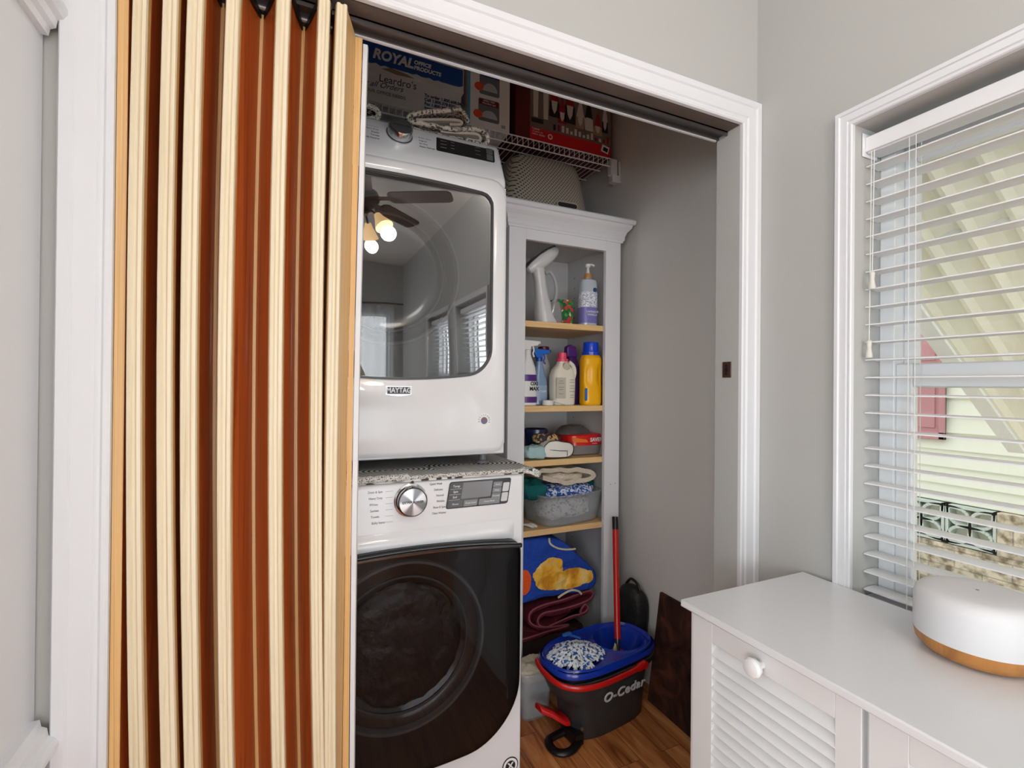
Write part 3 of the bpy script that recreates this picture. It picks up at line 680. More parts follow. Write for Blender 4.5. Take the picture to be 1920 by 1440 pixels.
# ---------------------------------------------------------------- wire shelf and boxes
SZ=2.322; SY=1.86
t=thing('wire_shelf','white coated wire closet shelf across the back above the dryer','shelf',(.5,2.04,SZ-.04))
w_=MB()
for yy,zz in ((SY,SZ),(SY,SZ-.036),(SY+.12,SZ-.004),(SY+.24,SZ-.004),(2.215,SZ-.004)): w_.tube([(-.37,yy,zz),(1.365,yy,zz)],.003,6)
x=-.36
while x<1.36:
    w_.tube([(x,2.215,SZ),(x,SY,SZ),(x,SY-.001,SZ-.036)],.0017,5); x+=.0255
w_.build('wire_deck',wire_m,t)
MB().box(1.338,1.372,SY-.012,SY+.02,SZ-.075,SZ-.002).box(1.350,1.395,SY-.006,SY+.03,SZ-.105,SZ-.07).box(1.385,1.3985,SY-.006,SY+.05,SZ-.105,SZ-.002).build('end_bracket',mat('bracket_plastic',(208,209,210),.4),t,bevel=.004)
card_w=mat('grey_white_cardboard',(222,225,226),.75,var=.08,vscale=10,bump=.05,bscale=30); paper=mat('white_card',(240,241,242),.5)
pb=mat('blue_print',(22,78,160),.55); pbd=mat('dark_blue_print',(32,70,120),.6); brn_card=mat('brown_card',(150,132,110),.8); og=mat('orange_red_print',(232,84,48),.55); mar=mat('maroon_print',(110,26,26),.5)
grp=mat('grey_print',(112,120,126),.5); ltgr=mat('light_grey_print',(190,198,202),.5); wp=mat('white_print',(235,236,238),.55); skyp=mat('sky_blue_print',(60,160,215),.5)
def decal(name,polys,mats,y,par,x0=0,z0=0):
    """printed shapes on an upright face at y: (points, material index, layer)"""
    mb=MB()
    for pts,mi,ly in polys: mb.prism([(x0+a,z0+b_) for a,b_ in pts],'y',y-.0003-.00035*ly,y-.0001,mi)
    return mb.build(name,mats,par)
def R4(a,b_,c,d): return [(a,c),(b_,c),(b_,d),(a,d)]
BY=1.885; bz=SZ+.004
t=thing('storage_carton','white cardboard storage box with blue banner lid on the wire shelf','box',(.41,2.02,bz))
MB().box(.215,.622,BY,2.19,bz,2.46).build('carton_body',card_w,t,bevel=.002)
ld=MB().box(.208,.630,BY-.006,2.196,2.452,2.566).build('carton_lid',card_w,t,bevel=.002)
rag=[(.212,2.475)]+[(.212+.414*i/24,2.474+.010*noise.noise(Vector((i*.9,0,0)))+.0) for i in range(25)]+[(.626,2.545),(.212,2.552)]
decal('banner',[(rag,0,0)],[pb],BY-.006,ld)
decal('torn_patch',[([(.30,2.462),(.34,2.474),(.40,2.466),(.43,2.457),(.36,2.454)],0,0)],[brn_card],BY-.006,ld)
lettering('banner_lettering','ROYAL',.052,FM(.345,BY-.0068,2.512),wp,ld,shear=.25,bold=.0022,sx=.92)
lettering('banner_lettering','OFFICE\nPRODUCTS',.021,FM(.425,BY-.0068,2.511),wp,ld,align='LEFT',bold=.0009,shear=.15)
lettering('handwriting',"Leardro's",.040,FM(.365,BY-.0006,2.430,ry=.03),mat('marker_ink',(66,68,70),.7),t,shear=.1,sx=.95)
lettering('slogan_lettering','for all Orders',.030,FM(.300,BY-.0006,2.402,ry=.05),mat('teal_blue_ink',(28,84,128),.7),t,shear=.5)
lettering('slogan_lettering','YOUR OFFICE NEEDS',.017,FM(.315,BY-.0006,2.374),mat('slate_ink',(80,100,115),.7),t)
lettering('ordering_lettering','To order 1.800.608.0444\nCall 1.800.378.8201\nFax 1.800.307.5075\nInternet royalop\nroyalop.com',.0165,FM(.470,BY-.0006,2.375),pbd,t,align='LEFT',bold=.0006)
t=thing('tall_carton','tall white retail box with two product pictures on the wire shelf','box',(.745,2.0,bz))
MB().box(.652,.838,BY,2.15,bz+.012,2.68).build('carton_body',paper,t,bevel=.0015)
decal('side_stripe',[(R4(.652,.660,bz+.012,2.68),0,0)],[skyp],BY,t)
decal('picture',[(rrect(.700,.790,2.475,2.585,.008,3),0,0),(R4(.704,.786,2.550,2.582),1,1)]+[([(.748+.033*math.cos(a)*(1 if a>0 else 1),2.492+.035*abs(math.sin(a))) for a in [PI*i/12 for i in range(13)]],2,1)],[grp,pb,ltgr],BY,t)
decal('picture',[(rrect(.696,.790,2.365,2.458,.008,3),0,0),(R4(.699,.787,2.432,2.455),1,1)]+[([(.745+.036*math.cos(a),2.380+.032*math.sin(a)) for a in [PI*i/12 for i in range(13)]],2,1)],[grp,mar,ltgr],BY,t)
decal('price_dot',[([(.698+.020*math.cos(a),2.504+.017*math.sin(a)) for a in [2*PI*i/16 for i in range(16)]],0,3),([(.694+.020*math.cos(a),2.390+.017*math.sin(a)) for a in [2*PI*i/16 for i in range(16)]],0,3)],[og],BY,t)
lettering('box_lettering','Which microfiber is right for you?',.0098,FM(.746,BY-.0006,2.605),dink,t,sx=.95)
lettering('box_lettering','DUSTY / WET\nMop in one pass',.011,FM(.745,BY-.0016,2.566),wp,t)
lettering('box_lettering','HIGH / DRY\nMicrofiber pad',.010,FM(.743,BY-.0016,2.444),wp,t)
decal('barcode',[(R4(.800+.004*i,.802+.004*i,2.352,2.366),0,0) for i in range(5)],[dink],BY,t)
# christmas storage carton
wine=mat('wine_red_card',(96,22,18),.45); rp_=mat('red_print',(200,22,26),.45); scene_g=mat('taupe_print',(120,108,100),.5); blkp=mat('black_print',(34,28,28),.5)
t=thing('holiday_carton','dark red carton with a Christmas figure picture at right end of the wire shelf','box',(1.13,2.0,bz))
MB().box(.865,1.362,BY,2.16,bz+.006,2.66).build('carton_body',wine,t,bevel=.0015)
random.seed(5)
X0,Z0=.935,2.395; PL=[]
PL.append((R4(.935,1.358,2.392,2.655),0,0)); PL.append((R4(.935,1.358,bz+.010,2.392),1,1))
def gn_(x,z,h,w,hat,mi_b,ly=1):
    PL.append(([(x-w*.5,z),(x+w*.5,z),(x+w*.45,z+h*.42),(x-w*.45,z+h*.42)],mi_b,ly))
    PL.append(([(x-w*.42,z+h*.40),(x+w*.42,z+h*.40),(x+w*.12,z+h*.95),(x-.004,z+h)],hat,ly+1))
    PL.append(([(x-w*.28,z+h*.42),(x+w*.28,z+h*.42),(x+w*.2,z+h*.2),(x,z+h*.08),(x-w*.2,z+h*.2)],3,ly+2))
for (x,z,h,w,hat,bb) in ((1.055,2.46,.17,.055,2,4),(1.095,2.44,.12,.045,2,2),(1.135,2.45,.19,.06,2,4),(1.19,2.44,.13,.05,3,5),(1.235,2.44,.14,.05,4,3),(1.285,2.43,.10,.05,2,5),(1.325,2.45,.13,.035,3,4)): gn_(x,z,h,w,hat,bb)
for x,h in ((.962,.20),(1.012,.17)): PL.append(([(x-.011,2.44),(x+.011,2.44),(x+.013,2.44+h*.7),(x,2.44+h),(x-.013,2.44+h*.7)],3,1))
PL.append(([(.985,2.60),(1.02,2.625),(1.05,2.60),(1.02,2.58)],3,2)); PL.append((R4(.94,1.0,2.415,2.435),4,2))
for i in range(14):
    x=1.05+i*.022; PL.append((R4(x,x+.012,2.402,2.402+.012+random.random()*.02),random.choice([2,3,4,3]),2))
for i in range(16):
    x=.95+random.random()*.39; z=2.56+random.random()*.08; PL.append((R4(x,x+.012,z,z+.007),random.choice([2,3,4,5]),1))
decal('picture',PL,[scene_g,rp_,mat('crimson_print',(150,24,28),.5),mat('bone_print',(214,208,200),.5),blkp,mat('tan_print',(168,146,118),.5)],BY,t)
lettering('box_lettering','Yuletide\n12 piece set\nindoor display',.011,FM(.945,BY-.0012,2.376),wp,t,align='LEFT')
decal('round_mark',[([(1.035+.012*math.cos(a),2.368+.012*math.sin(a)) for a in [2*PI*i/16 for i in range(16)]],0,2),([(1.035+.007*math.cos(a),2.368+.007*math.sin(a)) for a in [2*PI*i/16 for i in range(16)]],1,3)],[wp,rp_],BY,t)
tg=MB().prism([(1.303,2.362),(1.342,2.353),(1.350,2.385),(1.311,2.394)],'y',BY-.0022,BY-.0012).build('price_tag',paper,t)
MB().prism([(1.313,2.366),(1.338,2.360),(1.343,2.378),(1.318,2.384)],'y',BY-.0027,BY-.0021).build('barcode',dink,tg)
# ---------------------------------------------------------------- tall narrow shelf unit
UY=1.77; UX0,UX1=.79,1.335
unit=thing('shelf_unit','tall narrow white shelf unit with pine shelves right of the washer and dryer','shelf unit',(1.06,1.97,0))
pw=mat('white_painted_wood',(224,225,228),.45,bump=.03,bscale=30)
pin=mat('white_unit_panel',(206,206,207),.55)
f=MB(); f.box(UX0,.865,UY,UY+.02,.0,1.915); f.box(1.257,UX1,UY,UY+.02,0,1.915); f.box(.865,1.257,UY,UY+.02,1.862,1.915); f.box(.865,1.257,UY+.001,UY+.02,.0,.085)
f.build('face_frame',pw,unit,bevel=.0015)
MB().box(UX0+.002,UX0+.018,UY+.02,2.18,0,1.93).build('side_panel',pin,unit); MB().box(1.300,UX1-.002,UY+.02,2.18,0,1.93).build('side_panel',pin,unit)
MB().box(UX0+.018,1.300,2.165,2.18,.0,1.93).build('back_panel',pin,unit)
MB().box(UX0+.018,1.300,UY+.02,2.165,1.90,1.93).build('top_panel',pin,unit)
MB().box(.808,1.300,UY+.02,2.165,.070,.086).build('bottom_shelf',pin,unit)
cp=[(0,1.905),(-.006,1.905),(-.008,1.912),(-.012,1.917),(-.013,1.932),(-.020,1.95),(-.033,1.965),(-.036,1.972),(-.036,1.978),(-.046,1.981),(-.048,1.996),(-.044,2.002),(0,2.002)]
rings=[]
for (x,y),(dx_,dy_) in (((UX0,2.18),(-1,0)),((UX0,UY),(-1,-1)),((UX1,UY),(1,-1)),((UX1,2.18),(1,0))):
    rings.append([Vector((x-dx_*d if dx_ else x,y-dy_*d if dy_ else y,z)) for d,z in [(a,z) for a,z in cp]])
cr=MB().loft(rings); cr.box(UX0,UX1,UY,2.18,1.93,2.0025); cr.build('crown_moulding',pw,unit)
for z in (1.535,1.183,.956,.668):
    MB().box(.8085,1.2995,UY+.0205,2.163,z-.025,z).build('shelf_board',pine,unit,bevel=.0015)
pinh=MB()
for i in range(34):
    z=.16+i*.05
    if z>1.85: break
    for yy in (UY+.05,2.10): pinh.lathe([(.0028,1.2988),(.0028,1.2999)],(0,yy,z),8,axis='x')
pinh.build('peg_holes',black,unit)
MB().lathe([(.002,UY-.0004),(.002,UY+.0002)],(1.29,0,.835),8,axis='y').lathe([(.002,UY-.0004),(.002,UY+.0002)],(1.315,0,.837),8,axis='y').build('screw',dink,unit)
# laundry basket upside down on top
bk,n,l,p=nodes_mat('perforated_taupe_plastic')
tcb=n.new('ShaderNodeTexCoord'); sxy=n.new('ShaderNodeSeparateXYZ'); l.new(tcb.outputs['Object'],sxy.inputs[0])
u_=math_(n,l,'ADD',sxy.outputs['X'],sxy.outputs['Y']); s1=math_(n,l,'SINE',math_(n,l,'MULTIPLY',u_,420.0)); s2=math_(n,l,'SINE',math_(n,l,'MULTIPLY',sxy.outputs['Z'],420.0))
pr_=math_(n,l,'MULTIPLY',s1,s2); hole=math_(n,l,'GREATER_THAN',pr_,.42)
zlo=math_(n,l,'GREATER_THAN',sxy.outputs['Z'],.032); zhi=math_(n,l,'LESS_THAN',sxy.outputs['Z'],.235); hole=math_(n,l,'MULTIPLY',hole,math_(n,l,'MULTIPLY',zlo,zhi))
hm_=n.new('ShaderNodeMix'); hm_.data_type='RGBA'; hm_.inputs[6].default_value=lin((164,156,142)); hm_.inputs[7].default_value=lin((40,37,34)); l.new(hole,hm_.inputs[0]); l.new(hm_.outputs[2],p.inputs['Base Color']); p.inputs['Roughness'].default_value=.5
bx_,by_,bz_=1.005,1.945,2.0045
t=thing('laundry_basket','taupe perforated plastic laundry basket upside down on top of the shelf unit','basket',(bx_,by_,bz_))
prf=[(0,.222,.150),(.004,.226,.154),(.020,.224,.152),(.022,.214,.143),(.10,.196,.135),(.20,.176,.122),(.232,.164,.112),(.243,.150,.10),(.244,.05,.03)]
mb=MB().loft([[Vector((q.x-bx_,q.y-by_,q.z-bz_)) for q in sup(bx_,by_,bz_+z,a,b_,4,64,.0)] for z,a,b_ in prf],cap0=False)
o=mb.build('basket_wall',bk,smooth=True,angle=50,base=(0,0,0)); o.location=(bx_,by_,bz_); attach(o,t)
hnd=[(x,z) for x,z in rrect(1.025,1.125,2.030,2.054,.0118,5)]
Mh=Matrix.Identity(4)
MB().prism(hnd,'y',by_-.1475,by_-.1435).build('handle_hole',mat('handle_dark',(30,30,30),.6),t)
MB().tube([(x,by_-.148,z) for x,z in hnd],.0028,6,closed=True).build('handle_rim',mat('taupe_plastic',(172,166,154),.45),t,smooth=True)
# ---------------------------------------------------------------- things on the shelves
def lines(name,x0,x1,zs,y,m,par,h=.0018,seed=1):
    random.seed(seed); mb=MB()
    for z in zs:
        c=(x0+x1)/2; w=(x1-x0)/2*(.6+.4*random.random()); mb.box(c-w,c+w,y-.0004,y,z-h/2,z+h/2)
    return mb.build(name,m,par)
S1,S2,S3,S4=1.5352,1.1832,.9562,.6682
# steamer
sx_,sy=1.000,1.875
t=thing('garment_steamer','white handheld garment steamer standing on the top pine shelf','steamer',(sx_,sy,S1))
path=[(1.020,S1+.004,.050),(1.016,S1+.012,.050),(1.006,S1+.06,.040),(.994,S1+.12,.030),(.986,S1+.18,.026),(.978,S1+.22,.028),(.968,S1+.240,.034)]
mb=MB(); mb.loft([sup(x,sy,z,r,r*.95,2.4,24) for x,z,r in path]); mb.build('handle',mat('grey_white_plastic',(208,209,210),.3,coat=.3),t,smooth=True)
hd=MB(); rings=[]
for k,(s,r,h) in enumerate([(-.075,.004,.006),(-.07,.016,.016),(-.045,.030,.028),(0,.036,.036),(.05,.034,.032),(.085,.026,.024),(.103,.012,.012)]):
    c=Vector((.985+s*.82,sy,S1+.272+s*.62)); d=Vector((-.60,0,.80)); ring=[]
    for i in range(24):
        a=2*PI*i/24; ring.append(c+d*(h*math.cos(a))+Vector((0,r*math.sin(a),0)))
    rings.append(ring)
hd.loft(rings); hd.build('steam_head',mat('grey_white_plastic',(208,209,210)),t,smooth=True)
pl_=MB(); pl_.loft([[Vector((.985+s*.82,sy,S1+.272+s*.62))+Vector((-.6,0,.8))*(h*.55+.012)*0.9+Vector((-.6*.0,0,0))+Vector((.0,r*math.sin(2*PI*i/20),0))+Vector((-.6,0,.8))*(.006*math.cos(2*PI*i/20)) for i in range(20)] for s,r,h in [(-.072,.008,.01),(-.05,.028,.026),(0,.034,.036),(.05,.032,.032),(.098,.012,.014)]])
pl_.build('steam_plate',mat('steam_plate_metal',(120,122,124),.25,.8),t,smooth=True)
MB().tube(smoothpath([(1.010,sy,S1+.225),(1.035,sy,S1+.232),(1.058,sy,S1+.205),(1.068,sy,S1+.16),(1.064,sy,S1+.12),(1.045,sy,S1+.095),(1.018,sy,S1+.10)],5),.0085,10).build('grip_loop',mat('light_grey_plastic',(168,170,172),.35),t,smooth=True)
MB().loft([sup(1.048,sy-.012,S1+z,a,.030,3,24) for z,a in ((.004,.034),(.03,.036),(.07,.030),(.095,.018))]).build('water_tank',mat('smoky_tank',(140,142,142),.12,coat=.8),t,smooth=True)
# small green patterned box
gm,n,l,p=nodes_mat('floral_print'); mp=mapped(n,l,(1,1,1)); v=n.new('ShaderNodeTexVoronoi'); v.inputs['Scale'].default_value=70; l.new(mp.outputs[0],v.inputs[0]); sc_=n.new('ShaderNodeSeparateColor'); l.new(v.outputs['Color'],sc_.inputs[0])
r=ramp(n,[(0,(30,110,50)),(.45,(46,140,60)),(.6,(90,160,80)),(.72,(200,60,60)),(.86,(225,200,170)),(.95,(30,90,50))]); r.color_ramp.interpolation='CONSTANT'; l.new(sc_.outputs[0],r.inputs[0]); l.new(r.outputs[0],p.inputs['Base Color'])
tag(MB().box(1.072,1.163,1.885,1.95,S1,S1+.120).build('carton',gm,bevel=.002),'small green floral patterned carton on the top shelf beside the pump bottle','box')
t=thing('wall_adapter','small white plug adapter behind the steamer on the top shelf','adapter',(.93,1.97,S1))
MB().box(.905,.955,1.95,1.99,S1,S1+.13).build('case',plastic_w,t,bevel=.004); MB().box(.915,.945,1.946,1.95,S1+.02,S1+.06).build('face',grey_pl,t)
def bottle(name,label,cat,x,y,z): return thing(name,label,cat,(x,y,z))
# lavender pump bottle
t=bottle('pump_bottle','clear and lavender pump bottle with white pump top on the top shelf','bottle',1.225,1.845,S1)
o=vessel([(0,.036,.028),(.004,.040,.032),(.02,.041,.033),(.19,.041,.033),(.205,.036,.028),(.213,.016,.016),(.222,.014,.014)],3,32,(1.212,1.845,S1)).build('bottle_body',mat('clear_lavender',(186,196,206),.12,coat=.6),t,smooth=True)
vessel([(.012,.0418,.0338),(.082,.0418,.0338)],3,32,(1.212,1.845,S1)).build('lavender_label',mat('lavender_print',(122,118,186),.4),o,smooth=True)
vessel([(.083,.0418,.0338),(.150,.0418,.0338)],3,32,(1.212,1.845,S1)).build('patterned_label',weave('white_floral_label',(170,176,200),(236,238,240),260,bump=0),o,smooth=True)
MB().prism([(1.228+.010*math.cos(a),S1+.160+.010*math.sin(a)) for a in [2*PI*i/14 for i in range(14)]],'y',1.8105,1.8118).build('emblem',pbd,o)
lettering('label_lettering','LAVENDER\nVANILLA',.013,FM(1.215,1.8105,S1+.055),wp,o)
MB().lathe([(.017,.213),(.017,.232),(.015,.236)],(1.212,1.845,S1),20).build('collar',mat('amber_collar',(190,140,80),.35),t,smooth=True)
MB().lathe([(.011,.235),(.007,.245),(.0055,.262),(.012,.268),(.013,.278),(.008,.281)],(1.212,1.845,S1),16).tube([(1.205,1.845,S1+.275),(1.232,1.845,S1+.280),(1.245,1.845,S1+.276)],.0048,8).build('pump_head',plastic_w,t,smooth=True)
# shelf 2
def trigger(name,label,x,y,z,h,body_prof,mb_,mt,hm,rot=0,e=2.4):
    t=thing(name,label,'spray bottle',(0,0,0))
    b_=vessel(body_prof,e,28).build('bottle_body',mb_,t,smooth=True)
    MB().lathe([(.015,h),(.015,h+.016)],(0,0,0),20).build('collar',hm,t,smooth=True)
    g=MB(); g.prism([(-.020,h+.016),(.012,h+.016),(.014,h+.030),(.045,h+.034),(.052,h+.042),(.052,h+.052),(-.028,h+.056),(-.034,h+.044)],'y',-.012,.012)
    g.build('spray_head',mt,t,bevel=.004,seg=3)
    MB().tube(smoothpath([(.024,0,h+.034),(.030,0,h+.018),(.026,0,h+.002),(.032,0,h-.010)],4),.0045,8,flat=.8).build('trigger',hm,t,smooth=True)
    MB().lathe([(.006,.052),(.006,.060)],(0,0,h+.047),10,axis='x').build('nozzle',hm,t)
    return t,b_
t,b_=trigger('spray_bottle','white spray bottle with purple label at left end of the second pine shelf',0,0,0,.20,[(0,.038,.026),(.004,.042,.030),(.10,.042,.030),(.15,.034,.026),(.185,.018,.018),(.20,.014,.014)],plastic_w,plastic_w,plastic_w)
vessel([(.012,.0426,.0306),(.035,.0426,.0306)],2.4,28).build('purple_band',purple,b_,smooth=True); vessel([(.095,.0428,.0308),(.120,.0405,.0295)],2.4,28).build('purple_band',purple,b_,smooth=True)
lettering('label_lettering','OXI\nMAX',.020,FM(.018,-.0312,.075),dink,b_,bold=.0006)
t.location=(.905,1.83,S2); t.scale=(1,1,1.08)
t,b_=trigger('spray_bottle','pale blue spray bottle with bright blue spray head, second pine shelf',0,0,0,.19,[(0,.034,.026),(.004,.037,.029),(.095,.037,.029),(.14,.026,.022),(.175,.015,.015),(.19,.014,.014)],mat('pale_blue_plastic',(128,156,190),.2,coat=.5),lblue,mat('deep_blue_plastic',(20,64,160),.3))
vessel([(.02,.0375,.0295),(.085,.0375,.0295)],2.4,28).build('label_band',mat('silver_blue_label',(150,170,196),.4),b_,smooth=True)
lettering('label_lettering','CLEAR',.012,FM(0,-.0302,.06),wp,b_)
t.location=(.990,1.885,S2); t.rotation_euler=(0,0,.12)
# cream detergent jug
t=thing('detergent_jug','cream detergent jug with pink cap on the second pine shelf','bottle',(1.075,1.845,S2))
c=(1.083,1.845,S2)
jb_=vessel([(0,.050,.034),(.005,.054,.038),(.09,.056,.040),(.13,.056,.039),(.155,.047,.034),(.180,.024,.022),(.192,.022,.020)],3.2,36,c).build('jug_body',cream,t,smooth=True)
MB().tube(smoothpath([(1.105,1.825,S2+.188),(1.124,1.822,S2+.172),(1.132,1.822,S2+.145),(1.128,1.824,S2+.12)],5),.009,10).build('jug_handle',cream,t,smooth=True)
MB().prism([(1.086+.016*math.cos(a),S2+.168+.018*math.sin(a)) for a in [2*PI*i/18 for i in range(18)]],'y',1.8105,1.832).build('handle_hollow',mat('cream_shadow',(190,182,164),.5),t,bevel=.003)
cpb=MB().lathe([(.026,.190),(.026,.202),(.019,.204),(.018,.228),(.013,.230)],c,24).build('cap',pink,t,smooth=True)
lb_=MB().box(1.032,1.078,1.8040,1.8054,S2+.03,S2+.120).build('label_panel',mat('greige_label',(190,186,170),.5),t)
lines('label_lettering',1.040,1.070,[S2+.105,S2+.095,S2+.078,S2+.068,S2+.05],1.8039,ink,lb_)
lines('side_lettering',1.095,1.125,[S2+.11,S2+.100,S2+.084,S2+.074,S2+.06,S2+.044,S2+.035],1.8058,ink,t,seed=3)
t=thing('scoop','small white measuring scoop lying in front of the cream jug','scoop',(1.03,1.81,S2))
MB().lathe([(.021,0),(.024,.002),(.025,.022),(.022,.022),(.020,.004)],(1.000,1.822,S2),24).build('cup',plastic_w,t,smooth=True)
MB().tube([(1.02,1.812,S2+.020),(1.045,1.803,S2+.013),(1.075,1.797,S2+.004)],.0042,8,flat=.7).build('handle',plastic_w,t,smooth=True)
t=thing('dark_bottle','bottle with a maroon cap behind the cream detergent jug','bottle',(1.045,1.96,S2))
vessel([(0,.03,.03),(.18,.03,.03),(.22,.014,.014),(.24,.014,.014)],2.2,24,(1.065,1.985,S2)).build('bottle_body',mat('pale_grey_plastic',(190,190,192),.4),t,smooth=True)
MB().lathe([(.024,.236),(.026,.240),(.026,.262),(.022,.265)],(1.065,1.985,S2),20).build('cap',mat('maroon_plastic',(92,20,40),.35),t,smooth=True)
t=thing('purple_bottle','purple bottle half hidden between the cream jug and the yellow bottle','bottle',(1.165,1.90,S2))
vessel([(0,.030,.026),(.005,.034,.030),(.17,.034,.030),(.20,.028,.024),(.215,.020,.02)],2.6,28,(1.172,1.915,S2)).build('bottle_body',mat('dark_purple_plastic',(66,34,92),.3),t,smooth=True)
MB().prism([(1.140,S2+.215),(1.196,S2+.215),(1.188,S2+.262),(1.160,S2+.274),(1.140,S2+.262)],'y',1.898,1.93).build('cap',purple,t,bevel=.005)
# yellow bottle
t=thing('softener_bottle','yellow bottle with bright blue cap at right end of the second pine shelf','bottle',(1.222,1.835,S2))
c=(1.226,1.838,S2); mb=MB(); rings=[]
for k in range(41):
    z=.224*k/40; w=.047; d=.034
    if z<.008: w-=.004*(1-z/.008); d-=.004*(1-z/.008)
    if z>.205: w-=(z-.205)*.5; d-=(z-.205)*.4
    ring=[]
    for q in sup(0,0,z,w,d,3.4,48):
        g=math.exp(-((z-.130)/.042)**4)       # hand grips pinched into both sides
        ax=abs(q.x)
        pin_=.012*g*math.exp(-((ax-.030)/.013)**2) if q.y<0 else .006*g
        ring.append(Vector((c[0]+q.x,c[1]+q.y+(pin_ if q.y<0 else 0),c[2]+z)))
    rings.append(ring)
mb.loft(rings); mb.build('bottle_body',yellow,t,smooth=True,angle=60)
MB().lathe([(.040,.222),(.040,.236),(.036,.240),(.034,.276),(.032,.280)],c,36).build('cap',mat('cap_blue_plastic',(10,66,205),.25,coat=.4),t,smooth=True)
MB().box(1.1795,1.190,1.8065,1.812,S2+.02,S2+.075).build('label_edge',lblue,t,bevel=.001)
# shelf 3 things
t=thing('round_tin','navy blue round tub with lid at the back of the third shelf','tub',(1.0,1.97,S3))
MB().lathe([(.045,0),(.050,.10),(.050,.105)],(1.000,1.93,S3),32).build('tub_body',navy,t,smooth=True)
MB().lathe([(.054,.103),(.054,.118),(.050,.120),(.046,.114),(.005,.114)],(1.000,1.93,S3),32).build('lid',mat('navy_lid',(24,36,70),.25,coat=.4),t,smooth=True)
tag(blob(1.020,1.87,S3+.078,.062,.03,.022,4,.007,26).build('striped_cloth',weave('multi_stripe_cloth',(60,50,60),(205,165,105),90),smooth=True),'tan and grey patterned folded cloth between the navy tub and the white pouch','cloth')
t=thing('folded_pouch','white folded pouch with dark piping at the front of the third shelf','pouch',(1.04,1.83,S3))
pc=[]
ptsP=smoothpath([(.963,.020),(.972,.050),(.998,.074),(1.035,.078),(1.062,.072),(1.10,.066),(1.120,.050),(1.118,.022),(1.098,.006),(1.05,.004),(1.00,.006),(.970,.010)],4)
MB().loft([[Vector((1.042+(x-1.042)*s,y,S3+.038+(z-.038)*s)) for x,z in ptsP] for y,s in ((1.800,.90),(1.806,.97),(1.83,1.0),(1.87,.97),(1.885,.86))]).build('pouch_body',mat('off_white_fabric',(232,230,220),.7,bump=.15,bscale=60),t,smooth=True,angle=60)
MB().tube([(1.042+(x-1.042)*.985,1.8045,S3+.038+(z-.038)*.985) for x,z in ptsP],.0017,6,closed=True).tube([(1.0,1.801,S3+.040),(1.05,1.7985,S3+.034),(1.085,1.799,S3+.032),(1.085,1.7995,S3+.010)],.0014,6).build('piping',dink,t,smooth=True)
tag(blob(.942,1.83,S3+.030,.050,.035,.028,9,.012,22).build('cloth_bundle',cloth('pale_aqua_cloth',(176,208,212)),smooth=True),'pale aqua crumpled cloth at left end of the third shelf','cloth')
t=thing('clear_pack','red labelled plastic pack with clear tray and dark domed lid, third shelf right','package',(1.21,1.90,S3))
vessel([(.012,.085,.06),(.0,.08,.055),(.006,.088,.064),(.045,.098,.07)][1:],4,36,(1.222,1.915,S3),.10).build('tray',mat('clear_grey_plastic',(132,128,128),.15,coat=.6),t,smooth=True)
vessel([(.045,.100,.072),(.088,.098,.070),(.094,.09,.064)],4,36,(1.222,1.915,S3),.10).build('red_sleeve',mat('red_card',(212,34,28),.35,coat=.3),t,smooth=True)
vessel([(.092,.088,.062),(.106,.082,.056),(.128,.055,.04),(.134,.03,.02)],2.6,36,(1.19,1.93,S3),.10).build('lid',mat('smoky_lid',(84,82,84),.2,coat=.5),t,smooth=True)
lettering('label_lettering','SAVER',.024,FM(1.262,1.8425,S3+.069,rz=.10),wp,t,bold=.0008)
lines('label_stripe',1.235,1.275,[S3+.053],1.844,wp,t)
decal('orange_flash',[([(1.135,S3+.062),(1.215,S3+.060),(1.205,S3+.072),(1.135,S3+.084)],0,0)],[mat('orange_print',(236,120,40),.45)],1.8335,t)
# shelf 4: clear bin with cloths
bxm=glassmat('clear_bin_plastic',(.80,.83,.85),1.5,.08)
n_=bxm.node_tree.nodes; 
BC=(1.120,1.905,S4)
t=thing('clear_bin','translucent plastic bin full of cloths on the lowest pine shelf','bin',BC)
pr=[(0,.145,.10),(.006,.150,.105),(.075,.165,.118),(.130,.176,.128),(.134,.186,.137),(.140,.187,.138),(.139,.178,.130),(.131,.172,.125),(.075,.161,.114),(.008,.145,.10),(.0065,.02,.02)]
frost=mat('frosted_clear_plastic',(206,212,216),.18,alpha=.34,coat=.5,spec=.7)
vessel(pr,4.5,48,BC,.16).build('bin_body',frost,t,smooth=True,angle=60)
tag(blob(1.115,1.905,S4+.060,.130,.084,.046,2,.012,24,34,60).build('dish_towel',weave('white_grey_towel',(120,118,132),(228,226,224),120,bump=.5,stops=(.05,.35)),smooth=True,angle=70),'white and grey crumpled towels inside the clear bin on the lowest pine shelf','towel')
tag(blob(1.115,1.875,S4+.138,.135,.07,.026,12,.010,24).build('dish_towel',weave('blue_white_towel',(36,84,170),(208,218,232),130,stops=(.45,.6)),smooth=True,angle=70),'bright blue and white towel on top of the clear bin','towel')
tag(blob(.955,1.90,S4+.150,.06,.09,.040,21,.014,22).build('dish_towel',cloth('teal_cloth',(28,104,104)),smooth=True),'teal crumpled cloth at left in the clear bin','cloth')
tag(blob(1.250,1.95,S4+.150,.04,.07,.030,23,.012,22).build('dish_towel',cloth('dark_teal_cloth',(18,84,88)),smooth=True),'dark teal cloth at the right back corner of the clear bin','cloth')
cr_=smoothpath([(.962,.895),(.975,.912),(1.03,.918),(1.10,.916),(1.175,.905),(1.225,.892),(1.240,.876),(1.225,.862),(1.16,.858),(1.09,.862),(1.04,.874),(.985,.884)],5)
cr_=[(x,z-.012) for x,z in cr_]
t2=thing('bath_towel','cream folded towel topping the pile in the clear bin','towel',(1.10,1.9,S4+.165))
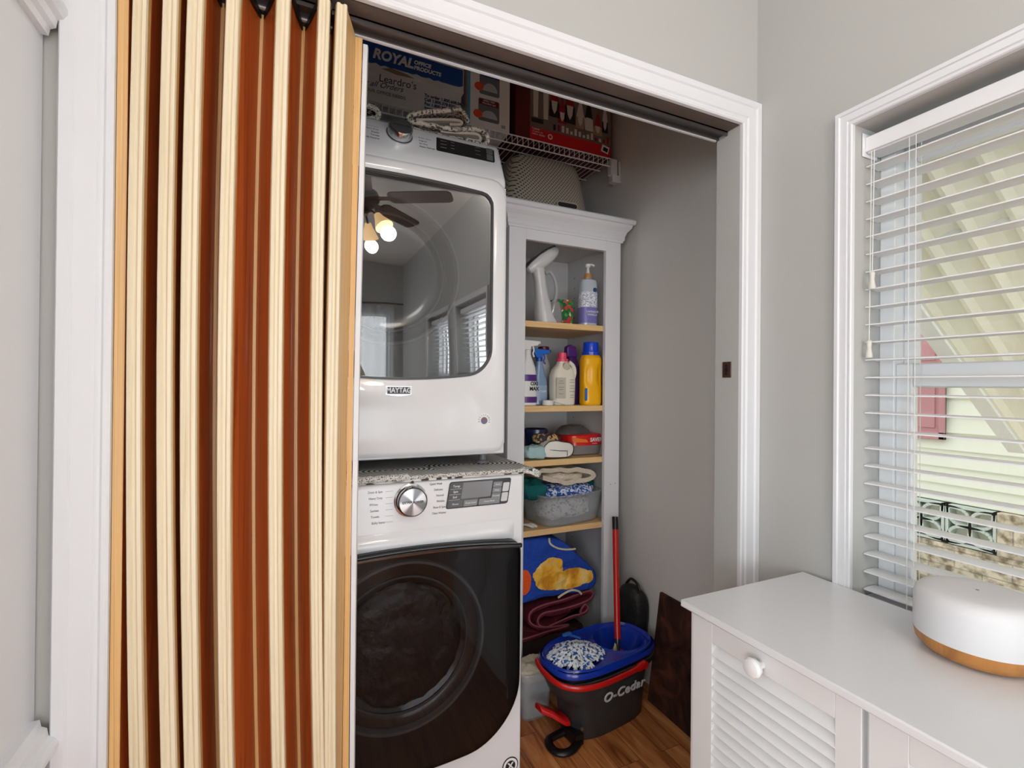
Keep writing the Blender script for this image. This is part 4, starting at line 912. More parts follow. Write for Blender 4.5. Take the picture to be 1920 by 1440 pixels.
ribbon(cr_,.020,1.825,1.985,wob=.012,seed=4,ny=14).build('towel_fold',cloth('cream_towel',(222,210,190),.7),t2,smooth=True,angle=70)
blob(1.10,1.90,.866,.105,.07,.022,31,.008,26).build('towel_core',cloth('cream_towel',(222,210,190)),t2,smooth=True)
for i in range(2):
    o=MB().tube(smoothpath([(.895+i*.022,1.87-.02*i,S4+.006),(.915+i*.02,1.845,S4+.010),(.935+i*.014,1.815,S4+.006)],4),[.006,.006,.006,.0065,.007,.0075,.008,.007,.004],10,flat=.8).build('clothes_peg',plastic_w,smooth=True)
    tag(o,['white plastic peg, the left of two at the left end of the lowest pine shelf','white plastic peg, the right of two beside the clear bin'][i],'peg','white pegs by the clear bin')
# below: blue blanket, maroon towel, brown towel
bl,n,l,p=nodes_mat('blue_blanket_print')
mp=mapped(n,l,(1,1,1)); ns=n.new('ShaderNodeTexNoise'); ns.inputs['Scale'].default_value=16; ns.inputs['Detail'].default_value=3; l.new(mp.outputs[0],ns.inputs[0])
sx3=n.new('ShaderNodeSeparateXYZ'); l.new(mp.outputs[0],sx3.inputs[0])
def ell(cx,cz,rx,rz,nf=.9):
    a=math_(n,l,'POWER',math_(n,l,'DIVIDE',math_(n,l,'SUBTRACT',sx3.outputs['X'],cx),rx),2.0); b2=math_(n,l,'POWER',math_(n,l,'DIVIDE',math_(n,l,'SUBTRACT',sx3.outputs['Z'],cz),rz),2.0)
    d=math_(n,l,'ADD',math_(n,l,'ADD',a,b2),math_(n,l,'MULTIPLY',math_(n,l,'SUBTRACT',ns.outputs[0],.5),nf*3))
    return math_(n,l,'LESS_THAN',d,1.0)
mx1=n.new('ShaderNodeMix'); mx1.data_type='RGBA'; mx1.inputs[6].default_value=lin((22,70,172)); mx1.inputs[7].default_value=lin((236,92,30)); l.new(ell(.885,.455,.030,.05,.3),mx1.inputs[0])
r=ramp(n,[(.35,(214,140,30)),(.5,(250,190,60)),(.62,(250,214,130))]); ns2=n.new('ShaderNodeTexNoise'); ns2.inputs['Scale'].default_value=13; l.new(mp.outputs[0],ns2.inputs[0]); l.new(ns2.outputs[0],r.inputs[0])
ym=math_(n,l,'MAXIMUM',ell(1.000,.475,.070,.070,.5),ell(1.11,.435,.110,.042,.5))
mx2=n.new('ShaderNodeMix'); mx2.data_type='RGBA'; l.new(mx1.outputs[2],mx2.inputs[6]); l.new(r.outputs[0],mx2.inputs[7]); l.new(ym,mx2.inputs[0]); l.new(mx2.outputs[2],p.inputs['Base Color']); p.inputs['Roughness'].default_value=.85
nb=n.new('ShaderNodeTexNoise'); nb.inputs['Scale'].default_value=18; nb.inputs['Distortion'].default_value=1.5; l.new(mp.outputs[0],nb.inputs[0]); b=n.new('ShaderNodeBump'); b.inputs['Strength'].default_value=.7; b.inputs['Distance'].default_value=.02; l.new(nb.outputs[0],b.inputs['Height']); l.new(b.outputs[0],p.inputs['Normal'])
t=thing('folded_blanket','bright blue folded blanket with yellow patch and cream piping, below the lowest pine shelf','blanket',(1.05,1.9,.37))
prf_=[(.825,.372),(.905,.366),(1.0,.372),(1.10,.366),(1.185,.368),(1.226,.378),(1.246,.410),(1.244,.442),(1.218,.470),(1.165,.520),(1.105,.572),(1.058,.606),(1.010,.622),(.93,.630),(.86,.626),(.832,.58),(.822,.46)]
prf_=smoothpath(prf_+[prf_[0]],5)[:-1]; cen=(1.03,.49)
rings=[]
for y,s in ((1.800,.80),(1.801,.92),(1.806,.97),(1.820,1.0),(1.90,1.01),(2.02,1.0),(2.08,.95),(2.09,.8)):
    rings.append([Vector((cen[0]+(x-cen[0])*s+.004*noise.noise(Vector((x*20,y*20,1))),y+(.010*noise.noise(Vector((x*11,z*17,4))) if y<1.81 else 0)+(.0 if s>.9 else 0),cen[1]+(z-cen[1])*s+.006*noise.noise(Vector((x*18,y*14,7))))) for x,z in prf_])
# front face as a crumpled surface
fr_=[]
for s in (.66,.5,.33,.15,.04): fr_.append([Vector((cen[0]+(x-cen[0])*s,1.800+.016*noise.noise(Vector((x*s*14,z*s*22,4))),cen[1]+(z-cen[1])*s)) for x,z in prf_])
MB().loft(list(reversed(fr_))+rings).build('blanket_fold',bl,t,smooth=True,angle=80)
pipm=cloth('cream_piping',(220,210,184))
MB().tube(smoothpath([(1.00,1.799,.625),(1.005,1.797,.600),(1.04,1.796,.578),(1.085,1.797,.566),(1.13,1.80,.562)],6),.0042,8).tube(smoothpath([(1.045,1.799,.366),(1.075,1.797,.380),(1.11,1.796,.388),(1.145,1.797,.378),(1.162,1.799,.362)],6),.0045,8).build('piping',pipm,t,smooth=True)
# maroon towel in serpentine folds
mrn=cloth('maroon_towel',(110,40,54),.7); hemm=cloth('dusty_pink_hem',(150,84,92),.4)
t=thing('folded_towel','maroon towel with pinkish edges folded under the blue blanket','towel',(1.05,1.9,.2))
pm=smoothpath([(.84,.214),(.90,.210),(1.00,.218),(1.09,.222),(1.10,.228),(1.0,.236),(.94,.256),(.915,.285),(.925,.318),(.98,.334),(1.08,.340),(1.16,.352),(1.21,.356),(1.232,.342),(1.215,.320),(1.15,.306),(1.05,.300),(.985,.300),(.958,.282),(.962,.255),(1.0,.238),(1.06,.250),(1.13,.262),(1.165,.262),(1.17,.28),(1.19,.30),(1.205,.285),(1.195,.268),(1.17,.262)],6)
ribbon(pm,.0145,1.815,2.06,wob=.005,seed=2).build('towel_fold',mrn,t,smooth=True,angle=70)
MB().tube([(x,1.8125,z+.0065) for x,z in pm],.0035,6).build('hem',hemm,t,smooth=True)
for i,(cx,cz,a,h) in enumerate(((1.07,.282,.088,.018),(1.00,.225,.10,.012))): blob(cx,1.94,cz,a,.11,h,40+i,.004,20).build('towel_core',mrn,t,smooth=True)
brt=cloth('dark_brown_towel',(58,44,40),.7)
t=thing('brown_towel','dark brown towel at the bottom of the folded pile, behind the mop bucket','towel',(1.03,1.9,.086))
blob(1.02,1.94,.148,.205,.12,.062,51,.010,16,e=4).build('towel_fold',brt,t,smooth=True)
# bottom tub with cloth, behind bucket to the left  (stands in front of the kick)
# ---------------------------------------------------------------- spin mop bucket
BX,BYc,yawb=1.082,1.560,math.radians(8)
bt=thing('mop_bucket','dark grey spin-mop bucket with blue tray and red handle on the wooden floor','bucket')
char=mat('charcoal_plastic',(52,53,54),.42); charr=mat('charcoal_rim',(62,63,65),.4)
def st(x0,x1,w,z,e=3.2,n=72): return sup((x0+x1)/2,0,z,(x1-x0)/2,w,e,n)
MB().loft([st(-.150,.188,.088,0),st(-.156,.194,.092,.006),st(-.160,.200,.098,.105),st(-.175,.203,.101,.135),st(-.205,.207,.106,.158),st(-.216,.212,.110,.185),st(-.222,.220,.114,.212),st(-.236,.240,.128,.214),st(-.240,.244,.131,.236),st(-.236,.240,.128,.238),st(-.228,.232,.120,.236),st(-.216,.220,.108,.20),st(-.15,.18,.08,.10)],cap1=True).build('bucket_body',char,bt,smooth=True,angle=45)
def tray(u,v):
    th=2*PI*v; q=sup(.004,0,0,.236,.128,2.9,1)[0]
    c,s_=math.cos(th),math.sin(th); e=2.7
    X=.236*math.copysign(abs(c)**(2/e),c); Y=.126*math.copysign(abs(s_)**(2/e),s_)
    r=u; x=.004+X*r; y=Y*r; z=.276-.020*max(0,1-r)**.6*0
    edge=1-r
    z=.280-.014*min(1,max(0,(edge-.02))/.05) if edge>.02 else .280-.010*(1-edge/.02)
    d1=math.hypot((x-.112)/.098,(y-.004)/.092); 
    if d1<1: z-=.085*min(1,(1-d1)/.30)**.8
    elif d1<1.10: z+=.006*(1-abs(d1-1.05)/.05)
    d2=math.hypot((x+.105)/.118,(y+.0)/.090)
    if d2<1: z-=.020*min(1,(1-d2)/.35)
    return Vector((x,y,z))
tb=MB(); NU,NV=70,128
vs=[tray(i/NU,j/NV) for i in range(NU+1) for j in range(NV)]
tb.add(vs,[(i*NV+j,i*NV+(j+1)%NV,(i+1)*NV+(j+1)%NV,(i+1)*NV+j) for i in range(1,NU) for j in range(NV)])
tb.add([tray(1/NU,j/NV) for j in range(NV)],[tuple(range(NV))])
tb.loft([st(-.232,.240,.126,.270),st(-.238,.246,.130,.262),st(-.236,.244,.128,.250),st(-.226,.234,.118,.248)],cap0=False,cap1=False)
tb.build('spin_tray',blue,bt,smooth=True,angle=60)
MB().loft([st(-.229,.233,.121,.238),st(-.229,.233,.121,.250)],cap0=False,cap1=False).build('inner_collar',black,bt,smooth=True)
# red carrying handle lying down around the front and the left end
hp=[]
for k in range(41):
    a=math.radians(-72-k*(128)/40.0); c,s_=math.cos(a),math.sin(a); e=2.7
    x=.250*math.copysign(abs(c)**(2/e),c)*1.0; y=.143*math.copysign(abs(s_)**(2/e),s_)
    u=k/40; hp.append((x,y,.236-.018*math.sin(PI*u)+.02*u))
MB().tube(hp,[.0075+.004*(1 if k<3 else 0) for k in range(41)],10,flat=1.35).lathe([(.014,-.149),(.014,-.131)],(hp[0][0],0,hp[0][2]),18,axis='y').build('carry_handle',red,bt,smooth=True)
Lm=FM(.034,-.1125,.150,rx=PI/2+.17)
lt=lettering('bucket_lettering','O-Cedar',.051,Lm,mat('silver_lettering',(206,208,210),.4),bt,shear=.05,bold=.0009,sx=1.05,ext=.0016,space=1.08)
# foot pedal at left
MB().tube(smoothpath([(-.150,-.075,.012),(-.205,-.096,.012),(-.245,-.085,.012),(-.256,-.050,.012),(-.238,-.014,.012),(-.18,-.01,.012),(-.150,-.015,.014)],6),.0155,10,flat=.7).box(-.175,-.14,-.085,-.01,.002,.040).build('foot_rest',black,bt,smooth=True,angle=50)
MB().loft([[Vector((x,yy+cy,z+zz)) for yy,zz in ((-.034*w,-.008),(.034*w,-.008),(.034*w,.006),(.022*w,.016),(-.022*w,.016),(-.034*w,.006))] for x,cy,z,w in ((-.160,.0,.052,1.1),(-.18,.002,.058,1.15),(-.205,.006,.076,1.0),(-.222,.010,.088,.75),(-.262,.022,.110,.6))]).build('foot_pedal',red,bt,bevel=.002)
MB().lathe([(.006,-.090),(.006,-.084)],(-.150,0,.060),12,axis='y').build('pivot_pin',steel,bt)
MB().prism([(-.075+.012*math.cos(a)+(0 if math.cos(a)<0 else .02),.105+.010*math.sin(a)) for a in [2*PI*i/20 for i in range(20)]],'z',.283,.290).prism([(-.062,.097),(-.048,.102),(-.030,.060),(-.038,.055)],'z',.280,.286).build('tray_clip',lblue,bt,bevel=.002)
bt.location=(BX,BYc,0); bt.rotation_euler=(0,0,yawb)
MBK=Matrix.Translation((BX,BYc,0))@Matrix.Rotation(yawb,4,'Z')
# loose mop head in the left dish
stm,n,l,p=nodes_mat('blue_white_mop_yarn'); mp=mapped(n,l,(1,1,1)); v=n.new('ShaderNodeTexVoronoi'); v.inputs['Scale'].default_value=130; l.new(mp.outputs[0],v.inputs[0]); sc_=n.new('ShaderNodeSeparateColor'); l.new(v.outputs['Color'],sc_.inputs[0])
r=ramp(n,[(0,(232,236,240)),(.62,(214,222,232)),(.72,(60,110,180)),(.9,(40,80,150))]); r.color_ramp.interpolation='CONSTANT'; l.new(sc_.outputs[0],r.inputs[0]); l.new(r.outputs[0],p.inputs['Base Color']); p.inputs['Roughness'].default_value=.9
random.seed(11); mh=MB()
for i in range(210):
    a=random.random()*2*PI; rr=random.random()**.5; x=-.110+.098*rr*math.cos(a); y=-.004+.078*rr*math.sin(a); z0=.266+.026*(1-rr*rr)
    d=a+random.uniform(-.9,.9); L=random.uniform(.020,.036); dx_,dy_=math.cos(d)*L,math.sin(d)*L
    P=[MBK@Vector(q) for q in ((x-dx_*.5,y-dy_*.5,z0),(x,y,z0+.008),(x+dx_*.5,y+dy_*.5,z0+.004),(x+dx_*.9,y+dy_*.9,z0-.004))]
    P=[q for q in P]; mh.tube(P,[.0036,.0044,.0046,.0036],6)
cap_=MBK@Vector((-.11,-.004,.262)); mh.lathe([(.06,-.002),(.07,.006),(.05,.014)],cap_,20)
tag(mh.build('string_refill',stm,smooth=True),'blue and white string mop head lying in the left dish of the bucket tray','mop')
# mop handle leaning in the spin basket
t=thing('mop','red mop handle with black grip standing in the blue spin basket','mop',(1.19,1.585,.2))
A=Vector((1.192,1.578,.205)); B=Vector((1.290,1.735,.700)); D=(B-A).normalized()
def along(r0,r1,n=16,rad=.012): 
    return MB().tube([A+D*r0,A+D*((r0+r1)/2),A+D*r1],rad,n)
Lh=(B-A).length
along(.055,Lh*.90,rad=.0125).build('pole',red,t,smooth=True)
along(Lh*.90,Lh,rad=.0135).build('grip',black,t,smooth=True)
along(.012,.056,rad=.0095).build('ferrule',mat('dark_steel',(90,92,95),.3,.8),t,smooth=True)
MB().lathe([(.008,-.012),(.036,-.008),(.040,0),(.030,.008),(.014,.016)],A,28).build('mop_plate',red,t,smooth=True)
MB().prism([(-.018,.0),(.0,.0),(-.004,.045),(-.010,.052),(-.020,.02)],'y',-.003,.0,M=Matrix.Translation(A+Vector((-.016,-.014,.006)))).build('care_label',mat('label_yellow_green',(206,206,160),.6,var=.4,vscale=90),t)
# small tub behind bucket at the left
t=thing('storage_tub','clear tub holding a cream cloth on the floor behind the left end of the bucket','tub',(.905,1.70,0))
vessel([(0,.055,.05),(.01,.06,.055),(.17,.070,.062),(.175,.074,.066),(.18,.072,.064),(.01,.058,.052)],4,36,(.865,1.69,0)).build('tub_body',frost,t,smooth=True)
tag(blob(.865,1.69,.165,.062,.055,.035,61,.012,24).build('cloth_bundle',cloth('ivory_rag',(214,204,182)),smooth=True),'cream crumpled cloth in the clear tub behind the bucket','cloth')
# black bag and dark board against right wall
t=thing('black_bag','black soft bag in the closet corner behind the blue bucket tray','bag',(1.365,1.68,0))
blob(1.352,1.69,.205,.046,.075,.205,71,.010,9,e=3).build('bag_body',mat('black_nylon',(20,19,20),.6,bump=.4,bscale=80),t,smooth=True)
MB().tube(smoothpath([(1.35,1.64,.405),(1.35,1.66,.43),(1.35,1.70,.435),(1.35,1.73,.405)],5),.006,8).build('strap',black,t,smooth=True)
bd_m,n,l,p=nodes_mat('dark_mottled_board'); mp=mapped(n,l,(1,1,1)); ns=n.new('ShaderNodeTexNoise'); ns.inputs['Scale'].default_value=9; ns.inputs['Detail'].default_value=6; ns.inputs['Distortion'].default_value=1.2; l.new(mp.outputs[0],ns.inputs[0])
r=ramp(n,[(.35,(30,20,19)),(.5,(58,34,28)),(.66,(88,50,38))]); l.new(ns.outputs[0],r.inputs[0]); l.new(r.outputs[0],p.inputs['Base Color']); p.inputs['Roughness'].default_value=.75; p.inputs['Specular IOR Level'].default_value=.2
bdp=MB().prism([(1.326,0),(1.338,0),(1.398,.425),(1.386,.425)],'y',1.12,1.56)
tag(bdp.build('leaning_board',bd_m,bevel=.001),'dark brown mottled board leaning on the closet wall right of the bucket','board')
# ---------------------------------------------------------------- white hamper cabinet
CF,CB,CY1,CY0=.842,1.238,.838,-.02; CT=.78
cb_=thing('hamper_cabinet','white cabinet with louvered tilt-out doors under the window','cabinet',(1.04,.41,0))
cw=mat('white_cabinet_paint',(222,223,224),.42)
MB().box(.818,1.2425,-.04,.853,CT-.016,CT).build('cabinet_top',mat('white_laminate_top',(222,224,227),.3,coat=.15),cb_,bevel=.003)
MB().box(CF+.004,CB,CY1-.014,CY1,0,CT-.016).box(CF+.004,CB,CY0,CY0+.014,0,CT-.016).box(CB-.008,CB,CY0,CY1,0,CT-.016).box(CF+.004,CB,CY0,CY1,.04,.055).build('carcass',cw,cb_)
MB().box(CF+.006,CF+.020,.464,.478,.05,CT-.016).box(CF-.004,CF+.006,CY1-.008,CY1,0,CT-.016).build('divider',cw,cb_)
def louver_door(y0,y1,knob):
    F=CF-.010; z0,z1=.06,CT-.020; st_=.045 if knob else .06
    d=MB(); d.box(F,F+.018,y1-.055,y1,z0,z1).box(F,F+.018,y0,y0+.042,z0,z1).box(F,F+.018,y0+.042,y1-.055,z1-.045,z1).box(F,F+.018,y0+.042,y1-.055,z0,z0+.06)
    do=d.build('door',cw,cb_,bevel=.001)
    lv=MB(); z=z1-.047
    while z>z0+.06:
        lv.prism([(F-.001,z-.0235),(F+.0005,z-.0255),(F+.0145,z-.001),(F+.013,z)],'y',y0+.041,y1-.054)
        z-=.0235
    lv.build('louvers',cw,do)
    MB().box(F+.0155,F+.0178,y0+.04,y1-.05,z0+.02,z1-.02).build('backing',cw,do)
    return do
do=louver_door(.472,.828,True)
MB().lathe([(.007,0),(.007,-.012),(.016,-.018),(.0185,-.026),(.016,-.032),(.008,-.035)],(CF-.010,.652,.732),28,axis='x').build('knob',mat('white_glazed_knob',(232,233,234),.2,coat=.6),do,smooth=True)
do=louver_door(CY0+.004,.462,False)
MB().lathe([(.007,0),(.007,-.012),(.016,-.018),(.0185,-.026),(.016,-.032),(.008,-.035)],(CF-.010,.25,.732),28,axis='x').build('knob',mat('white_glazed_knob',(232,233,234)),do,smooth=True)
# diffuser
t=thing('aroma_diffuser','round white diffuser with a wood-grain base on top of the white cabinet','diffuser',(1.118,.487,CT))
dc=(1.147,.455,CT); dr_=.091
MB().lathe([(.066,.001),(.078,.006),(.088,.017),(dr_-.0005,.030),(dr_,.034)],dc,64).build('wooden_base',wood('bamboo_base',[(150,96,44),(184,126,66),(166,110,52)],(18,18,5),.4,dist=1),t,smooth=True)
MB().lathe([(dr_,.034),(dr_+.0005,.038),(dr_,.095),(dr_-.003,.106),(dr_-.010,.114),(dr_-.022,.118),(.04,.1195),(.0,.1195)],dc,64,cap1=False).build('white_cover',mat('matte_white_plastic',(216,216,218),.5),t,smooth=True,angle=50)
MB().lathe([(.0028,.1195),(.0028,.1200)],dc,12).build('mist_vent',grey_pl,t)
# ---------------------------------------------------------------- outside the window
aw,n,l,p=nodes_mat('pale_green_awning_metal'); p.inputs['Base Color'].default_value=lin((248,248,232)); p.inputs['Roughness'].default_value=.5
t=thing('window_awning','pale yellow-green corrugated metal awning sloping down outside the window','awning',(2.0,.1,1.2))
A0=Vector((1.44,0,1.90)); A1=Vector((2.66,0,1.04)); sl=(A1-A0); Ls=sl.length; sd=sl.normalized(); nn_=Vector((sd.z,0,-sd.x))
am=MB(); NYA=170; ring=[]
ya_,yb_=.90,-1.2
poly=[]
for k in range(NYA+1):
    y=ya_+(yb_-ya_)*k/NYA; ph=(k%8)/8; h=.024*(1 if .0<=ph<.2 else 0)+.005*math.sin(ph*2*PI); poly.append((y,h))
pr_=[(y,h) for y,h in poly]+[(y,h-.002) for y,h in reversed(poly)]
am.loft([[A0+sd*(Ls*s)+Vector((0,y,0))+nn_*h for y,h in pr_] for s in (0,1)]); am.build('corrugated_panel',aw,t)
wh=mat('white_aluminium',(238,240,238),.4)
eb=MB(); w0=A0+Vector((0,ya_+.004,0)); w1=A1+Vector((0,ya_+.004,0))
for yy in (ya_+.004,):
    eb.loft([[P+Vector((0,dy_,0))+nn_*h for dy_,h in ((0,.03),(.05,.03),(.05,-.035),(0,-.035))] for P in (w0,w1)])
eb.build('side_edge',wh,t)
for s in (.22,.55):
    P=A0+sd*(Ls*s)-nn_*.020
    MB().box(P.x-.015,P.x+.015,yb_,ya_-.05 - s*.25,P.z-.022,P.z+.010).build('support_bar',wh,t,bevel=.003)
NX=4.0
sid=mat('cream_vinyl_siding',(232,234,216),.6)
t=thing('neighbor_house','neighbouring house wall with pale lap siding seen through the blind','house',(NX+.1,.5,-.7))
sb=MB(); z=.52
while z<3.2:
    sb.prism([(NX+.03,z),(NX-.004,z),(NX-.004,z+.004),(NX+.014,z+.115),(NX+.03,z+.115)],'y',-4,5); z+=.115
sb.build('siding',sid,t)
MB().box(NX+.03,NX+.2,-4,5,-.7,3.2).build('wall_core',sid,t)
shm=mat('dusty_rose_shutter',(190,136,138),.6,var=.06)
sh=MB(); y0_,y1_=1.750,1.960; zs0,zs1=.93,1.90
sh.box(NX-.030,NX-.006,y0_,y0_+.035,zs0,zs1).box(NX-.030,NX-.006,y1_-.035,y1_,zs0,zs1)
for a,b__ in ((zs0,zs0+.05),(zs1-.05,zs1),(1.39,1.44)): sh.box(NX-.030,NX-.006,y0_,y1_,a,b__)
sh.box(NX-.018,NX-.006,y0_,y1_,zs0,zs1)
so=sh.build('shutter',shm,t,bevel=.003)
MB().box(NX-.026,NX-.016,y0_+.055,y1_-.055,zs0+.075,1.365).box(NX-.026,NX-.016,y0_+.055,y1_-.055,1.465,zs1-.075).build('raised_panel',shm,so,bevel=.006)
cnc=mat('mint_grey_concrete',(196,206,196),.85,var=.1,vscale=20,bump=.3,bscale=60)
skm=mat('skirting_concrete',(150,152,138),.9,var=.2,vscale=10)
MB().box(NX+.08,NX+.1,-4,5,-.7,.52).build('crawlspace_back',skm,t)
brk,n,l,p=nodes_mat('weathered_stone_block'); mp=mapped(n,l,(1,1,1)); cbx=n.new('ShaderNodeCombineXYZ'); sp4=n.new('ShaderNodeSeparateXYZ'); l.new(mp.outputs[0],sp4.inputs[0]); l.new(sp4.outputs['Y'],cbx.inputs['X']); l.new(sp4.outputs['Z'],cbx.inputs['Y'])
br=n.new('ShaderNodeTexBrick'); br.inputs['Scale'].default_value=1; br.inputs['Brick Width'].default_value=.28; br.inputs['Row Height'].default_value=.11; br.inputs['Mortar Size'].default_value=.004; br.inputs['Color1'].default_value=lin((222,210,186)); br.inputs['Color2'].default_value=lin((196,184,160)); br.inputs['Mortar'].default_value=lin((168,160,146)); l.new(cbx.outputs[0],br.inputs[0])
ns=n.new('ShaderNodeTexNoise'); ns.inputs['Scale'].default_value=22; ns.inputs['Detail'].default_value=6; l.new(mp.outputs[0],ns.inputs[0]); r=ramp(n,[(.35,(150,140,120)),(.6,(255,255,255))]); l.new(ns.outputs[0],r.inputs[0])
mx=n.new('ShaderNodeMix'); mx.data_type='RGBA'; mx.blend_type='MULTIPLY'; mx.inputs[0].default_value=1; l.new(br.outputs[0],mx.inputs[6]); l.new(r.outputs[0],mx.inputs[7]); l.new(mx.outputs[2],p.inputs[0]); p.inputs['Roughness'].default_value=.9
# breeze blocks: square frames with petal openings
def breeze(yc,zc,s=.255):
    mb=MB(); h=s/2; xf,xb=NX-.05,NX+.05
    for a,b_,c,d in ((-h,h,-h,-h+.016),(-h,h,h-.016,h),(-h,-h+.016,-h,h),(h-.016,h,-h,h)): mb.box(xf,xb,yc+a,yc+b_,zc+c,zc+d)
    for q in range(4):
        for sg in (1,-1):
            P=[]
            for i in range(9):
                u=i/8; w=.048*math.sin(PI*u)*sg; r_=u*(h*1.28); a=PI/4+q*PI/2
                P.append((yc+r_*math.cos(a)-w*math.sin(a),zc+r_*math.sin(a)+w*math.cos(a)))
            for i in range(8):
                (a0,b0),(a1,b1)=P[i],P[i+1]; dx_,dz_=a1-a0,b1-b0; L=math.hypot(dx_,dz_) or 1; nx_,nz__=-dz_/L*.009,dx_/L*.009
                cl=lambda v,c: max(c-h+.001,min(c+h-.001,v))
                mb.prism([(cl(a0+nx_,yc),cl(b0+nz__,zc)),(cl(a1+nx_,yc),cl(b1+nz__,zc)),(cl(a1-nx_,yc),cl(b1-nz__,zc)),(cl(a0-nx_,yc),cl(b0-nz__,zc))],'x',xf,xb)
    return mb
bpos=[(2.13-.262*k,.385) for k in range(3)]
for i,(yy,zz) in enumerate(bpos):
    o=breeze(yy,zz).build('breeze_block',cnc,t)
    pass
(MB().box(NX-.055,NX+.06,-4,bpos[-1][0]-.133,.252,.515).box(NX-.055,NX+.06,2.265,5,.252,.515).box(NX-.06,NX+.06,-4,5,-.7,.25).build('stone_skirting',brk,t))
tag(MB().box(1.40,9,-6,7,-.80,-.70).build('yard_ground',mat('sandy_soil',(214,204,182),.95,var=.2,vscale=14)),kind='structure')
bpy.data.objects['yard_ground'].name='trim_9'  # sandy soil of the yard, listed with the structure parts
gm1=mat('leaf_green',(96,160,60),.7,var=.25,vscale=30,spec=.3)
random.seed(3); gr_=MB()
for i in range(900):
    x=NX-.30+random.random()*.22; y=1.35+random.random()*1.1; h=.12+random.random()*.45+(.25 if y>1.95 else 0); a=random.random()*PI; w=.010
    lx,ly=random.uniform(-.08,.08),random.uniform(-.08,.08)
    gr_.add([(x-w*math.cos(a),y-w*math.sin(a),-.70),(x+w*math.cos(a),y+w*math.sin(a),-.70),(x+lx+w*math.cos(a),y+ly+w*math.sin(a),-.70+h*.7),(x+lx*1.6,y+ly*1.6,-.70+h),(x+lx-w*math.cos(a),y+ly-w*math.sin(a),-.70+h*.7)],[(0,1,2,4),(4,2,3)])
tag(gr_.build('grass',gm1,normals=False),'green weeds growing at the foot of the neighbouring stone wall','grass',kind='stuff')
# ---------------------------------------------------------------- rest of the room behind the camera
fx,fy=.43,-.50
t=thing('ceiling_fan','ceiling fan with dark blades and glowing glass shades, mirrored in the dryer door','ceiling fan',(fx,fy,ZC))
bz_m=mat('bronze_metal',(92,66,46),.35,.7)
MB().lathe([(.06,ZC),(.06,ZC-.03),(.015,ZC-.05),(.015,ZC-.16),(.09,ZC-.18),(.11,ZC-.22),(.09,ZC-.27),(.04,ZC-.30),(.03,ZC-.34)],(fx,fy,0),28).build('motor',bz_m,t,smooth=True)
bwd=mat('dark_wood_blade',(74,48,34),.45)
for k in range(5):
    a=2*PI*k/5+.5; M=Matrix.Translation((fx,fy,ZC-.225))@Matrix.Rotation(a,4,'Z')@Matrix.Rotation(.2,4,'X')
    bl_o=MB().prism(rrect(.17,.60,-.065,.065,.04,5),'z',-.004,.004,M=M).build('blade',bwd,t)
    MB().prism(rrect(.08,.20,-.018,.018,.01,3),'z',-.010,-.004,M=M).build('blade_bracket',bz_m,bl_o)
gls,n,l,p=nodes_mat('glowing_shade_glass'); p.inputs['Base Color'].default_value=lin((250,228,190)); p.inputs['Emission Color'].default_value=lin((255,205,140)); p.inputs['Emission Strength'].default_value=4.0; p.inputs['Roughness'].default_value=.4
for k in range(3):
    a=2*PI*k/3+.9; c=Vector((fx+.12*math.cos(a),fy+.12*math.sin(a),ZC-.36)); M=Matrix.Rotation(a,4,'Z')@Matrix.Rotation(-.6,4,'Y')
    MB().tube([(fx,fy,ZC-.33),(fx+.07*math.cos(a),fy+.07*math.sin(a),ZC-.325),tuple(c)],.008,8).build('lamp_arm',bz_m,t,smooth=True)
    MB().lathe([(.022,0),(.030,-.03),(.048,-.075),(.060,-.11)],c,24,M=M,cap0=True,cap1=False).build('lamp_shade',gls,t,smooth=True)
    ld_=bpy.data.lights.new('fan_bulb','POINT'); ld_.energy=LAMP_W; ld_.color=(1,.97,.93); ld_.shadow_soft_size=.05
    lo=bpy.data.objects.new('bulb',ld_); COL.objects.link(lo); lo.location=c+M.to_3x3()@Vector((0,0,-.17)); attach(lo,t)
sheer,n,l,p=nodes_mat('sheer_curtain'); p.inputs['Base Color'].default_value=lin((205,207,210)); p.inputs['Roughness'].default_value=.9
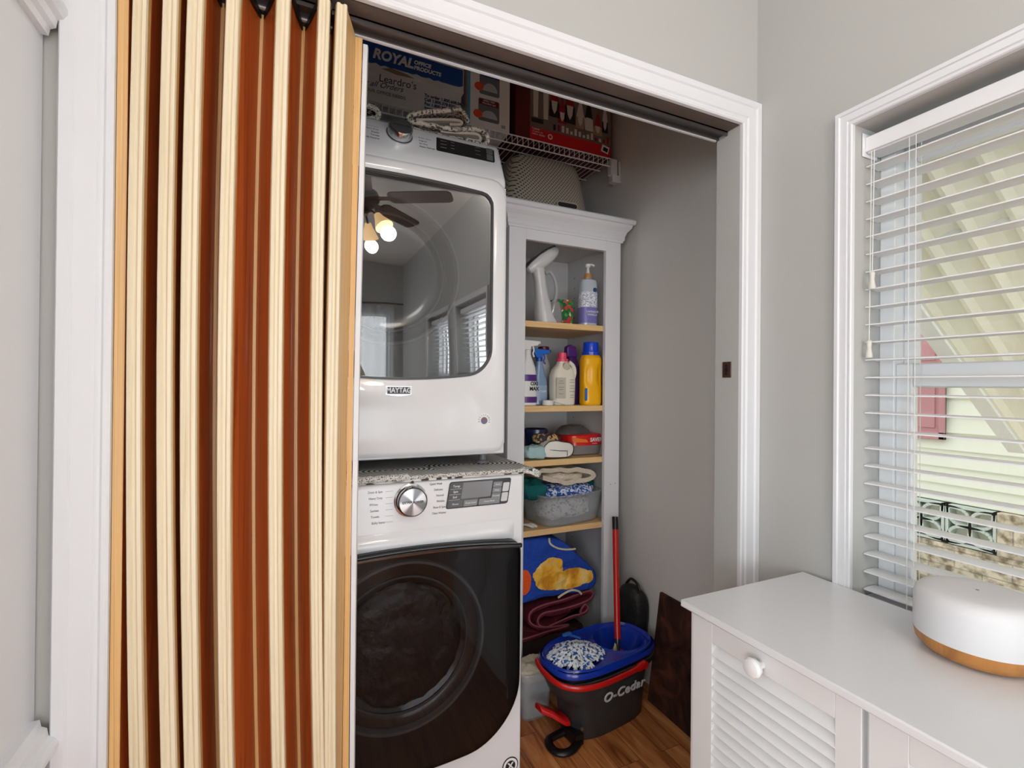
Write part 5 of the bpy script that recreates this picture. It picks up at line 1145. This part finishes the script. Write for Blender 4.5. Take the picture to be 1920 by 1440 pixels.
tb_=n.new('ShaderNodeBsdfTransparent'); tl_=n.new('ShaderNodeBsdfTranslucent'); tl_.inputs[0].default_value=lin((210,212,215)); m1=n.new('ShaderNodeMixShader'); m1.inputs[0].default_value=.4; m2=n.new('ShaderNodeMixShader'); m2.inputs[0].default_value=.38
l.new(p.outputs[0],m1.inputs[1]); l.new(tl_.outputs[0],m1.inputs[2]); l.new(m1.outputs[0],m2.inputs[1]); l.new(tb_.outputs[0],m2.inputs[2]); l.new(m2.outputs[0],n['Material Output'].inputs[0])
t=thing('curtain','grey gathered curtain across the far wall behind the camera','curtain',(.0,-3.1,0))
MB().grid(lambda u,v:Vector((-1.7+2.85*u,-3.10+.03*math.sin(u*150)+.012*math.sin(u*67),.05+2.15*v)),420,4).build('drape',sheer,t,smooth=True,angle=180)
MB().tube([(-1.78,-3.08,2.23),(1.24,-3.08,2.23)],.012,10).build('rod',bz_m,t,smooth=True)
t=thing('floor_lamp','slim floor lamp with cream cone shade in front of the curtain','lamp',(.55,-2.6,0))
MB().lathe([(.12,0),(.12,.015),(.012,.03),(.010,1.30)],(.55,-2.6,0),28).build('pole',bz_m,t,smooth=True)
MB().lathe([(.19,1.28),(.06,1.58)],(.55,-2.6,0),32,cap0=False,cap1=False).build('lamp_shade',mat('cream_shade',(226,212,180),.8),t,smooth=True)
# added fill from the left side and rear, plus daylight at right-hand windows
def area_lamp(name,loc,rot,sx,sy,e,col=(.92,.965,1)):
    a=bpy.data.lights.new(name,'AREA'); a.shape='RECTANGLE'; a.size=sx; a.size_y=sy; a.energy=e; a.color=col
    o=bpy.data.objects.new(name,a); COL.objects.link(o); o.location=loc; o.rotation_euler=rot; return o
area_lamp('side_fill_light',(-1.99,-1.2,1.45),(0,-PI/2,0),1.3,2.0,SIDE_FILL,(.91,.96,1))  # fill light added outside the invented left window

for ya,yb in wins[1:]: area_lamp('window_daylight',(1.46,(ya+yb)/2,1.31),(0,PI/2,0),1.15,abs(yb-ya)-.05,DAY)
area_lamp('rear_fill_light',(-.2,-3.45,1.05),(PI/2,0,0),2.6,2.1,REAR_FILL)  # frontal fill light added behind the rear curtain
